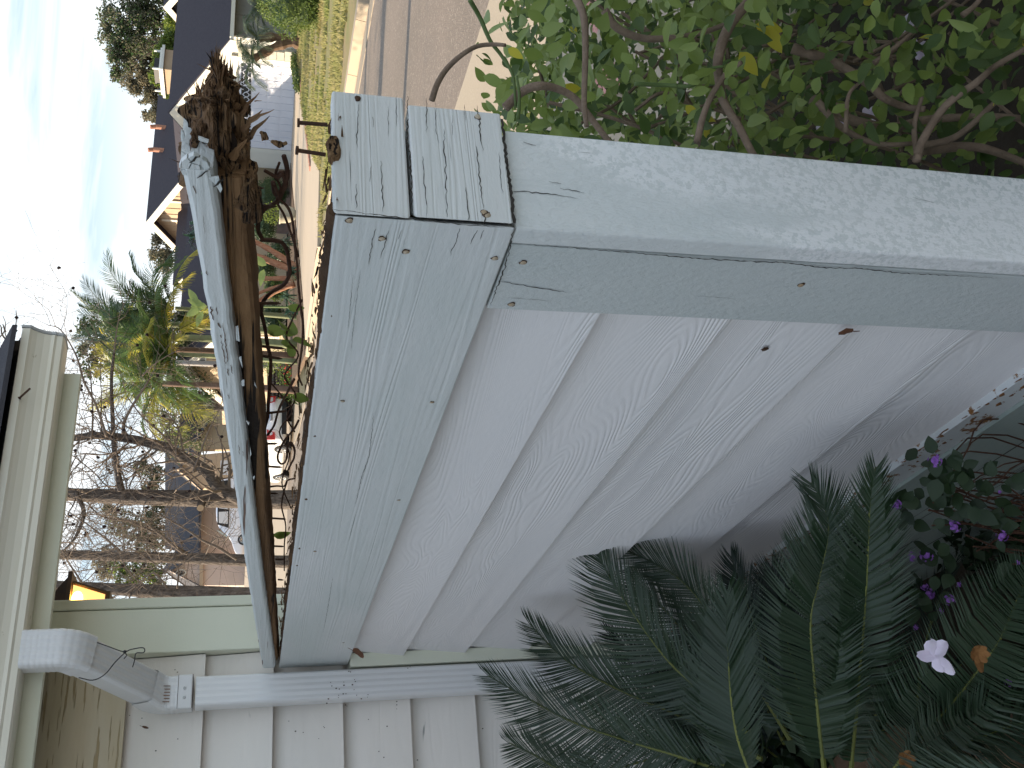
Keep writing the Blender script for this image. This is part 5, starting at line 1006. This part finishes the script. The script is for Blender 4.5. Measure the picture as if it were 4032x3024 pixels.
# cars
def car(name, label, c, head, mat, L_=4.55, Wd=1.78, Ht=1.42, suv=False):
    t = thing(name, c, label, 'car'); R = Matrix.Rotation(-head, 3, 'Z'); c = Vector(c)
    def w(p): return c+R @ Vector(p)
    hw = Wd/2; H = Ht
    st = [(-L_/2, .34, .62, .90, .90), (-L_/2+.10, .22, .78, .98, .93), (-L_/2+.62, .20, 1.02, 1.04, .98), (-L_/2+1.0, .2, H*.93 if not suv else H*.98, 1.0, .98), (-.2, .2, H, .94, 1.), (.75, .2, H*.955, .92, 1.), (1.35, .2, 1.0, .98, 1.), (L_/2-.5, .22, .92, .97, .97), (L_/2-.08, .25, .74, .90, .90), (L_/2, .34, .60, .86, .86)]
    if suv: st[1] = (-L_/2+.06, .24, 1.2, .95, .95); st[2] = (-L_/2+.25, .22, H*.93, .93, .98)
    b = MB(); n = 14
    for y, z0, z1, wt, wb in st:
        belt = min(z1, .92 if not suv else 1.12); ring_ = []
        for s in (-1, 1):
            seg = [(0, z0), (hw*wb*.9, z0), (hw*wb, z0+.12), (hw*1.0*wb, (z0+belt)/2), (hw*wb*.97, belt-.03), (hw*wt*(.80 if z1 > belt+.1 else .93), z1-.05 if z1 > belt+.1 else z1-.02), (hw*wt*.62, z1)]
            ring_.append([(s*x, z) for x, z in seg])
        pts = [ring_[0][0]]+ring_[1][1:]+ring_[0][1:][::-1]; b.v += [w((x, y, z)) for x, z in pts]
    n = 13; R_ = len(st); b.f = [(i*n+k, i*n+(k+1) % n, (i+1)*n+(k+1) % n, (i+1)*n+k) for i in range(R_-1) for k in range(n)]+[tuple(range(n))[::-1], tuple((R_-1)*n+k for k in range(n))]; b.mi = [0]*len(b.f)
    body = b.build('body', mat, t, True); m = body.modifiers.new('s', 'SUBSURF'); m.levels = m.render_levels = 1
    for y in (-L_/2+.88, L_/2-.92):
        for s in (-1, 1):
            wc = Vector((s*(hw-.10), y, .32)); MB().tube([w(wc+Vector((-s*.12, 0, 0))), w(wc+Vector((s*.09, 0, 0))), w(wc+Vector((s*.115, 0, 0)))], [.32, .32, .29], 20).build('tyre', m_tyre, t)
            rim = MB(); rim.tube([w(wc+Vector((s*.10, 0, 0))), w(wc+Vector((s*.122, 0, 0)))], [.21, .20], 20); ro = rim.build('rim', m_blk, t)
            sp_ = MB()
            for k in range(9):
                a = 2*PI*k/9; sp_.tube([w(wc+Vector((s*.125, math.cos(a)*.03, math.sin(a)*.03))), w(wc+Vector((s*.13, math.cos(a)*.19, math.sin(a)*.19)))], [.022, .028], 4)
            sp_.tube([w(wc+Vector((s*.122, math.cos(a_)*.2, math.sin(a_)*.2))) for a_ in np.linspace(0, 2*PI, 21)], .014, 5); sp_.build('spoke', m_rim, ro)
    return t, w, hw
t, w, hw = car('parked_white_car', 'white sedan with red tail lights parked beside the stone wall', (16.15, 34.6, .02), math.radians(1.5), m_carw)
def wq(w, pts, th, mat, nm, par, d=(0, -1, 0)): return MB().prism([w(p) for p in pts], w(Vector(d)*th)-w((0, 0, 0))).build(nm, mat, par)
yb = -2.285
for s in (-1, 1):
    tl = wq(w, [(s*.86, yb+.06, .62), (s*.86, yb+.05, .90), (s*.50, yb-.02, .92), (s*.62, yb-.02, .64)][::s], .03, m_tail, 'tail_light', t); wq(w, [(s*.80, yb+.02, .72), (s*.80, yb+.02, .80), (s*.60, yb-.04, .81), (s*.62, yb-.04, .72)][::s], .012, m_lens, 'reverse_lens', tl)
np_ = wq(w, [(-.17, yb-.02, .70), (.17, yb-.02, .70), (.17, yb-.02, .84), (-.17, yb-.02, .84)], .015, m_wpaint, 'number_plate', t); wq(w, [(-.16, yb-.037, .80), (.16, yb-.037, .80), (.16, yb-.037, .835), (-.16, yb-.037, .835)], .004, m_plate, 'plate_band', np_)
for k in range(6): wq(w, [(-.13+k*.045, yb-.037, .725), (-.105+k*.045, yb-.037, .725), (-.105+k*.045, yb-.037, .785), (-.13+k*.045, yb-.037, .785)], .003, m_blk, 'plate_character', np_)
wq(w, [(-.55, yb-.03, .935), (.55, yb-.03, .935), (.55, yb-.03, .955), (-.55, yb-.03, .955)], .015, m_rim, 'trim_strip', t); wq(w, [(-.70, yb-.0, .24), (.70, yb-.0, .24), (.66, yb-.0, .40), (-.66, yb-.0, .40)], .03, m_blk, 'bumper_insert', t)
wq(w, [(-.62, yb+.60, 1.03), (.62, yb+.60, 1.03), (.52, yb+1.02, 1.33), (-.52, yb+1.02, 1.33)], .03, m_glassd, 'rear_window', t, (0, -.6, .8))
for s in (-1, 1):
    wq(w, [(s*(hw-.03), y, z) for y, z in ((-1.25, .98), (1.15, .98), (.62, 1.30), (-.95, 1.32))][::s], .02, m_glassd, 'side_window', t, (s*1., 0, 0)); wq(w, [(s*(hw+.01), y, z) for y, z in ((-.1, .82), (.12, .82), (.12, .85), (-.1, .85))][::s], .02, m_rim, 'door_handle', t, (s*1., 0, 0))
c = AT(985, 2030, 58); t, w, hw = car('white_van', 'tall white vehicle with black-framed windows seen between the bare tree trunks', (c.x, c.y, 1.62), math.radians(-72), m_wpaint, 4.7, 1.9, 1.95, True)
for s in (-1, 1):
    sw_ = wq(w, [(s*(hw-.02), y, z) for y, z in ((-2.05, 1.16), (.75, 1.16), (.55, 1.80), (-1.95, 1.84))][::s], .02, m_blk, 'side_window', t, (s*1., 0, 0))
    for y0 in (-3.2, -1.05, -.2): wq(w, [(s*(hw+.005), y, z) for y, z in ((y0, 1.22), (y0+.72, 1.22), (y0+.66, 1.72), (y0+.02, 1.74))][::s], .008, m_lens, 'pane', sw_, (s*1., 0, 0))
wq(w, [(-.75, 1.32, 1.12), (.75, 1.32, 1.12), (.62, .86, 1.78), (-.62, .86, 1.78)], .03, m_aqua, 'windscreen', t, (0, .8, .6))
# street pole
pl = MB(); P = [AT(1182, 1443, 35), AT(430, 1420, 35)]; P[0].z = .05; pl.tube([P[0], P[0].lerp(P[1], .5), P[1]], [.115, .10, .085], 12); po = tag(pl.build('street_pole', m_pole, None, True, base=P[0]), 'tall plain grey street pole rising through the palm fronds', 'pole')
# palms
palms = [((690, 1214), 30, .07, 3, m_palmd, 'slender green-stemmed palm at the right end of the clump, dark crown'), ((670, 1326), 29, .11, 4, m_palm, 'palm with pale green crownshaft in the middle of the clump'), ((600, 1372), 31, .10, 5, m_palm, 'palm with brown trunk just right of the street pole'), ((520, 1270), 32, .10, 6, m_palmd, 'tallest dark-crowned palm reaching above the clump'), ((640, 1510), 28, .09, 7, m_palm, 'palm with glowing yellow-green fronds left of the street pole'), ((700, 1395), 28.5, .07, 8, m_palmlit, 'low palm with backlit yellow fronds close to the street pole')]
for (px, py), T_, tr, sd_, mat, lab in palms:
    c = AT(px, py, T_); base = G(1185, py+8, .1); base = Vector((c.x-.1, c.y+.05, .1)); t = thing('feather_palm', base, lab, 'palm tree', 'palms in the clump opposite')
    P = smoothpath([base, base.lerp(c, .5)+Vector((.05, .05, 0)), c], 5); MB().tube(P, [tr*(1.25-.4*i/len(P)) for i in range(len(P))], 10).build('trunk', m_ptrunkb if sd_ in (5, 7) else m_ptrunk, t, True)
    rr_ = random.Random(sd_); nf = 15
    for k in range(nf):
        az = 2*PI*(k/nf)+rr_.uniform(-.3, .3); el = rr_.choice((.15, .5, .9, 1.2))+rr_.uniform(-.15, .15); ln = rr_.uniform(1.7, 2.5) if sd_ not in (8,) else 1.3
        d = Vector((math.cos(az)*math.cos(el), math.sin(az)*math.cos(el), math.sin(el))); dr = 1.05*(1.1-el*.55)*ln*.42
        pts = [c+Vector((0, 0, .05)), c+d*ln*.33+Vector((0, 0, .02)), c+d*ln*.68-Vector((0, 0, dr*.30)), c+d*ln-Vector((0, 0, dr))]
        m_ = mat
        if sd_ in (3, 6, 4, 5) and rr_.random() < .12: m_ = m_palmlit
        if sd_ == 7 and rr_.random() < .45: m_ = m_palmlit
        if sd_ == 8 and rr_.random() < .4: m_ = m_palm
        frond_mesh(pts, 36, .52, .034, m_, t, vang=rr_.uniform(-.3, .5), droop=.30, tipk=.5, spread=1.0, seed=k, ribr=.016, mat_r=m_rach if mat != m_palmlit else m_palmlit)
def frondat(pl, T_, ln, mat, par, n=44): frond_mesh([AT(x, y, T_) for x, y in pl], n, ln, .032, mat, par, vang=.25, droop=.25, tipk=.5, spread=.95, seed=int(pl[0][0]), normal=-Vector(fw)+Vector((0, 0, .3)), ribr=.014)
P6 = bpy.data.objects['feather_palm.003']; P7 = bpy.data.objects['feather_palm.004']
for pl, mt, par in (([(600, 1270), (500, 1150), (440, 1080), (420, 1010)], m_palm, P6), ([(560, 1290), (470, 1240), (390, 1180), (330, 1110)], m_pygmy, P6), ([(640, 1240), (600, 1110), (620, 1050), (680, 1035)], m_palm, P6), ([(700, 1300), (720, 1290), (770, 1265), (815, 1255)], m_palmlit, P6), ([(600, 1320), (480, 1300), (420, 1230), (370, 1210)], m_palm, P6), ([(620, 1330), (480, 1360), (370, 1330), (290, 1330)], m_pygmy, P6), ([(560, 1300), (470, 1330), (560, 1310), (630, 1330)], m_pygmy, P6), ([(660, 1400), (560, 1420), (470, 1390), (380, 1380)], m_palmlit, P7), ([(640, 1500), (560, 1480), (450, 1520), (400, 1600)], m_palmlit, P7), ([(640, 1510), (600, 1600), (640, 1680), (720, 1700)], m_palmlit, P7), ([(620, 1500), (680, 1560), (760, 1620), (830, 1640)], m_palmlit, P7), ([(640, 1480), (700, 1500), (770, 1560), (820, 1570)], m_palm, P7), ([(600, 1480), (520, 1450), (440, 1440), (380, 1460)], m_palmlit, P7)): frondat(pl, 29.5, .62, mt, par)
# pygmy palms by the garage corner
for k, (bx, by, tx, ty, lab) in enumerate(((1176, 178, 1020, 150, 'shaggy-trunked palm leaning in front of the garage corner'), (1178, 165, 1000, 230, 'shaggy palm whose fronds droop across the garage door'), (1180, 60, 1040, 20, 'shaggy palm farthest right along the grey wall'))):
    T_ = 34.5; a = AT(bx, by, T_); a.z = .12; c = AT(tx, ty, T_-.3); t = thing('small_shaggy_palm', a, lab, 'palm tree', 'small palms beside the garage'); P = smoothpath([a, a.lerp(c, .5)+Vector((.1, -.1, 0)), c], 5)
    MB().tube(P, [.15*(1+.25*math.sin(i*1.9)) for i in range(len(P))], 9).build('trunk', m_shag, t); rr_ = random.Random(k+20)
    for j in range(20):
        az = 2*PI*j/20+rr_.uniform(-.2, .2); el = rr_.choice((.1, .5, .9)); ln = rr_.uniform(1.0, 1.35); d = Vector((math.cos(az)*math.cos(el), math.sin(az)*math.cos(el), math.sin(el)))
        frond_mesh([c, c+d*ln*.4, c+d*ln*.75-Vector((0, 0, .22)), c+d*ln-Vector((0, 0, .6))], 26, .26, .022, m_pygmy, t, vang=.1, droop=.4, seed=j, ribr=.01)
# background trees
def tree(name, label, cat, blobs, mat, n, ls, trunk=None, group=None, tm=m_bark, shell=.75):
    c0 = Vector(blobs[0][0]); base = trunk[0] if trunk else (c0.x, c0.y, 0); t = thing(name, base, label, cat, group); C = []
    tot = sum(r**2 for _, r, _ in blobs)
    for c, r, sc in blobs: C.append(blob(int(n*r*r/tot), tuple(c), r, sc, shell, c[0]))
    C = np.concatenate(C); keep = np.array([noise.noise(Vector(q)*(1.1/blobs[0][1])*2.2) > -.02 for q in C]); C = C[keep]; m = len(C)
    leafcloud(C, rng.uniform(ls*.6, ls*1.3, m), ls*.6, mat if isinstance(mat, list) else [mat], 'crown', t)
    tp = trunk or [Vector((c0.x, c0.y, -.1)), c0]; b = MB(); b.tube(smoothpath(tp, 4) if len(tp) > 2 else tp, blobs[0][1]*.075, 8)
    for c, r, _ in blobs[1:]: b.tube([Vector(tp[-1]).lerp(Vector(tp[0]), .35), Vector(c)], [blobs[0][1]*.04, blobs[0][1]*.015], 6)
    b.build('trunk', tm, t); return t
def bl_(pts, T_): return [(AT(x, y, T_), r*T_/FOC, sc) for x, y, r, sc in pts]
tree('dark_eucalyptus', 'tall dark feathery eucalyptus behind the garage house, at the top right of the roofs', 'tree', bl_([(520, 90, 110, (1, 1, 1)), (430, 60, 60, (1, 1, .8)), (440, 150, 62, (1, 1, .9)), (470, 235, 55, (1, 1, .8)), (530, 180, 75, (1, 1, 1)), (600, 60, 80, (1, 1, 1)), (455, 290, 30, (1, 1, .8)), (560, -60, 120, (1, 1, 1))], 62), [m_euc, m_euc, m_palm], 24000, .20)
tree('dusty_brown_tree', 'dusty olive-brown tree in front of the dark eucalyptus', 'tree', bl_([(560, 300, 75, (1, 1, 1)), (600, 200, 70, (1, 1, 1)), (540, 240, 60, (1, 1, 1)), (600, 370, 50, (1, 1, 1)), (560, 380, 30, (1, 1, 1)), (620, 440, 45, (1, 1, 1)), (635, 520, 28, (1, 1, .8)), (600, 290, 70, (1, 1, 1)), (520, 330, 45, (1, 1, 1))], 66), [m_euc2, m_euc2, m_euc], 26000, .18)
tree('lime_green_shrub_tree', 'sunlit yellow-green tree right behind the tan chimney', 'tree', bl_([(650, 210, 42, (1, 1, 1)), (630, 300, 40, (1, 1, 1)), (670, 150, 35, (1, 1, 1)), (640, 250, 40, (1, 1, 1)), (650, 370, 18, (1, 1, 1))], 50), [m_lime, m_topi], 7000, .16)
tree('lime_green_shrub_tree', 'yellow-green shrubby tree at the far right above the roof ridge', 'tree', bl_([(680, 90, 35, (1, 1, 1)), (690, 60, 30, (1, 1, 1))], 52), [m_lime], 1800, .16)
tree('lone_treetop', 'small lone dark treetop just above the roof ridge', 'tree', bl_([(572, 455, 20, (1, 1, .7)), (600, 460, 22, (1, 1, 1)), (640, 470, 30, (1, 1, 1))], 80), [m_euc2], 1500, .24)
tree('olive_tree_behind_roof', 'rounded olive-green tree behind the left slope of the tan gable', 'tree', bl_([(640, 990, 50, (1, 1, 1)), (625, 940, 28, (1, 1, 1)), (650, 1040, 38, (1, 1, 1)), (610, 1010, 25, (1, 1, 1))], 58), [m_euc2, m_euc], 4500, .17)
tree('dark_conifer', 'dark conifer filling in behind the palm crowns', 'tree', bl_([(420, 1350, 85, (1, 1, 1)), (350, 1290, 45, (1, 1, 1)), (480, 1250, 60, (1, 1, 1)), (540, 1330, 90, (1, 1, 1)), (380, 1440, 60, (1, 1, 1)), (620, 1400, 80, (1, 1, 1)), (330, 1370, 32, (1, 1, 1)), (690, 1250, 48, (1, 1, 1)), (700, 1330, 48, (1, 1, 1)), (610, 1290, 80, (1, 1, 1)), (560, 1300, 70, (1, 1, 1))], 42), [m_palmd, m_pine, m_euc], 15000, .17)  # the last crown blobs are added to shade the garage door
tree('pine_tree', 'airy green pine seen between the first two bare trunks', 'tree', bl_([(560, 2080, 75, (1, 1, 1)), (480, 2060, 55, (1, 1, 1)), (620, 2010, 60, (1, 1, .8)), (590, 2140, 60, (1, 1, 1)), (430, 2010, 32, (1, 1, .8)), (640, 2110, 50, (1, 1, 1))], 85), [m_pine, m_euc], 8000, .28)
tree('lime_crowned_tree', 'bright yellow-green crown between the second and third bare trunks', 'tree', bl_([(540, 2255, 62, (1, 1, 1)), (470, 2240, 42, (1, 1, 1)), (600, 2240, 50, (1, 1, 1)), (620, 2300, 40, (1, 1, 1)), (500, 2300, 45, (1, 1, 1))], 84), [m_lime, m_pine], 8000, .24)
tree('grey_green_tree', 'hazy grey-green tree above the pink stucco house, farthest left', 'tree', bl_([(430, 2190, 42, (1, 1, 1)), (420, 2250, 40, (1, 1, 1)), (390, 2220, 28, (1, 1, 1))], 92), [m_euc2], 3000, .26)
tree('olive_street_tree', 'mid-green tree behind the thick curved bare branch', 'tree', bl_([(640, 1640, 1, (1, 1, 1))], 45)*0+[((20.8, 41, 5.0), 1.35, (1, 1, .9)), ((19.8, 42.2, 4.6), 1.1, (1, 1, 1)), ((22.2, 39.8, 4.7), 1.0, (1, 1, .8)), ((21.2, 40.4, 3.9), 1.0, (1, 1, .8))], [m_pine, m_euc2], 14000, .12, trunk=[Vector((20.8, 41, 0)), Vector((20.8, 41, 4.4))])  # crown placed and shaped to throw shade on the garage door
tree('dark_oak', 'dark tree to the right of the first bare trunk above far roofs', 'tree', bl_([(610, 1870, 40, (1, 1, 1)), (560, 1840, 30, (1, 1, 1)), (590, 1920, 34, (1, 1, 1))], 88), [m_euc, m_pine], 3400, .26)
tl_ = thing('far_tree_line', (60, 60, 0), 'low olive treetops continuing along the horizon behind the dark roofs', 'trees'); C = []
for k in range(90):
    y = -300+k*9.5; x = random.uniform(570, 660)+60; 
    q = AT(610+.02*y, y if y < 900 else y, 95); C.append(blob(150, (q.x, q.y, random.uniform(2, 5.4)), random.uniform(2, 3.4), shell=.8, seed=k))
leafcloud(np.concatenate(C), .5, .35, [m_euc, m_euc2, m_pine], 'tree_line_foliage', tl_, kind='stuff')

# ------------------------------------------------------------------ bare sweetgums on this side of the street
def grow(bt, tips, p, d, ln, r, depth, rnd, up_=.12):
    k = max(3, int(ln/.09)); pts = [p]; 
    for i in range(k):
        d = (d+Vector((rnd.gauss(0, .16), rnd.gauss(0, .16), rnd.gauss(up_*.4, .15)))).normalized(); p = p+d*ln/k; pts.append(p)
        if depth > 0 and i > 0 and rnd.random() < .66:
            s = Vector([rnd.gauss(0, 1) for _ in range(3)]); s = (s-d*s.dot(d)).normalized(); grow(bt, tips, p, (d*.55+s*.8).normalized(), ln*rnd.uniform(.35, .62), r*.55, depth-1, rnd, up_)
    bt.tube(pts, [max(.0013, r*(1-.75*i/k)) for i in range(k+1)], 4 if r < .02 else 7, cap=False); tips.append(pts[-1])
def bare(name, label, trunk_px, T_, r0, r1, limbs, seed, nrand=10, balls=16):
    rnd = random.Random(seed); P = [AT(x, y, T_) for x, y in trunk_px]; P[0].z = -.05
    t = thing('bare_sweetgum', P[0], label, 'tree', 'bare sweetgum trees along our side of the street'); P = smoothpath(P, 6); n = len(P)
    MB().tube(P, [(r0+(r1-r0)*i/n)*(1+.06*noise.noise(p*3)) for i, p in enumerate(P)], 14).build('trunk', m_bark, t, True); tw = MB(); tips = []
    for pl, T0, ra, rb in limbs:
        Q = smoothpath([AT(x, y, T0) for x, y in pl], 5); m = len(Q); MB().tube(Q, [(ra+(rb-ra)*i/m)*(1+.1*noise.noise(q*9)) for i, q in enumerate(Q)], 9).build('branch', m_bark if ra > .025 else m_twig, t, True)
        for i in range(2, m, 2):
            d = (Q[i]-Q[i-1]).normalized(); s = Vector([rnd.gauss(0, 1) for _ in range(3)]); s = (s-d*s.dot(d)).normalized(); grow(tw, tips, Q[i], (d*.5+s).normalized(), rnd.uniform(.35, 1.0), max(.004, (ra+(rb-ra)*i/m)*.26), 2, rnd)
        grow(tw, tips, Q[-1], (Q[-1]-Q[-2]).normalized(), .8, rb*.8, 2, rnd)
    for k in range(nrand):
        i = rnd.randrange(n//3, n); d = Vector((rnd.gauss(0, 1), rnd.gauss(0, 1), rnd.uniform(-.1, .9))).normalized(); grow(tw, tips, P[i], d, rnd.uniform(.9, 1.8), .010, 2, rnd)
    tag(tw.build('twigs', m_twig, t), kind='stuff')
    rnd.shuffle(tips); sb = None
    for q in tips[:balls]:
        q = q-Vector((0, 0, .03)); o = MB().ball(q, .019*T_/12, 8, 6, nz=.5).build('seed_ball', m_ball, t)
z4 = lambda L_: [(200+.4973*a, 1700+.4973*b_) for a, b_ in L_]
bare('T1', 'thickest bare grey tree with a heavy limb forking out to the right', [(1420, 1972), (1140, 1968), (960, 1966), (800, 1963), (650, 1960), (500, 1956), (380, 1952), (250, 1945), (40, 1925)], 12, .125, .075,
     [(z4([(1520, 535), (1430, 500), (1330, 440), (1250, 330), (1160, 260), (1050, 200), (930, 130), (800, 95), (650, 60), (500, 40), (350, 30), (220, 45), (0, 70), (-200, 40)]), 11.8, .085, .035), (z4([(560, 470), (540, 380), (520, 250), (500, 100), (490, -100), (480, -400), (500, -620)]), 11.6, .045, .014),
      ([(485, 1709), (490, 1660), (520, 1600), (564, 1532), (590, 1490)], 11.2, .022, .008), ([(360, 1730), (365, 1650), (362, 1560), (355, 1460)], 11.4, .014, .006), ([(420, 1720), (380, 1600), (330, 1500), (300, 1400), (240, 1300), (190, 1280)], 11.0, .016, .004),
      ([(760, 1860), (790, 1780), (820, 1700), (850, 1640)], 11.4, .014, .005), ([(700, 1790), (650, 1720), (560, 1640), (500, 1560)], 11.7, .016, .005), ([(300, 1940), (330, 2020), (300, 2110), (260, 2160)], 11.8, .030, .012), ([(560, 1480), (600, 1440), (660, 1400), (700, 1380)], 11.0, .008, .003)], 3, 22, 110)
bare('T2', 'slim straight bare tree in the middle of the three', [(1420, 2215), (1130, 2212), (960, 2206), (800, 2200), (650, 2196), (500, 2192), (380, 2188), (230, 2184), (60, 2178)], 14, .098, .060,
     [(z4([(1080, 965), (1020, 930), (870, 830), (740, 760), (600, 700), (480, 690), (360, 640), (250, 500)]), 13.7, .026, .008), (z4([(1470, 1010), (1330, 920), (1200, 860), (1100, 790), (980, 720), (850, 650), (740, 600)]), 13.5, .020, .006), (z4([(800, 1000), (760, 930), (770, 800), (800, 700), (820, 560)]), 13.8, .014, .005), (z4([(1050, 960), (950, 880), (800, 760), (740, 700)]), 13.3, .024, .008), (z4([(560, 960), (500, 900), (300, 740), (150, 640)]), 13.6, .02, .006)], 5, 20, 34)
bare('T3', 'bare tree closest to the house, partly hidden behind the corner trim', [(1400, 2352), (1150, 2350), (980, 2346), (800, 2338), (640, 2330), (500, 2322), (400, 2316), (250, 2306), (60, 2296)], 10, .105, .040,
     [(z4([(920, 1240), (880, 1180), (800, 1120), (700, 1200), (660, 1230)]), 9.8, .012, .005), (z4([(1000, 1240), (1010, 1100), (960, 1040), (900, 1130)]), 9.8, .010, .004), ([(330, 2310), (300, 2260), (260, 2200), (240, 2150)], 9.8, .012, .004)], 9, 8, 14)
st_ = AT(792, 1985, 11.9); t1 = bpy.data.objects['bare_sweetgum']; MB().tube([st_, AT(790, 1996, 11.78), AT(789, 2000, 11.72)], [.05, .046, .044], 12).build('sawn_stub', m_bark, t1); MB().tube([AT(789, 2000, 11.72), AT(789, 2000.5, 11.715)], [.041, .040], 12).build('stub_end', m_orange, t1)
tg = thing('overhanging_twig', AT(0, 1250, 8), 'leafless twig with dark seed balls at the top edge against the sky', 'branch'); b = MB(); z5 = lambda L_: [(a*.3617, 1250+b_*.3617) for a, b_ in L_]
for L__ in ([(-300, 500), (-100, 440), (0, 400), (35, 330), (68, 275), (75, 240), (55, 160), (60, 60), (30, -20)], [(68, 275), (120, 260), (150, 190), (170, 100), (180, 0), (175, -80)], [(70, 250), (20, 180), (10, 100), (-40, 40)], [(35, 340), (50, 420), (10, 460)], [(60, 160), (30, 70)], [(215, 280), (270, 325)], [(-200, 300), (0, 210), (60, 120)]):
    P = smoothpath([AT(x, y, 8) for x, y in z5(L__)], 4); b.tube(P, [.009*(1-.75*i/len(P)) for i in range(len(P))], 5)
b.build('twig', m_twig, tg)
for x, y in ((168, 145), (180, 0), (-30, 300)): p = AT(x*.3617, 1250+y*.3617, 8); MB().ball(p, .014, 9, 6, nz=.5).build('seed_ball', m_ball, tg)
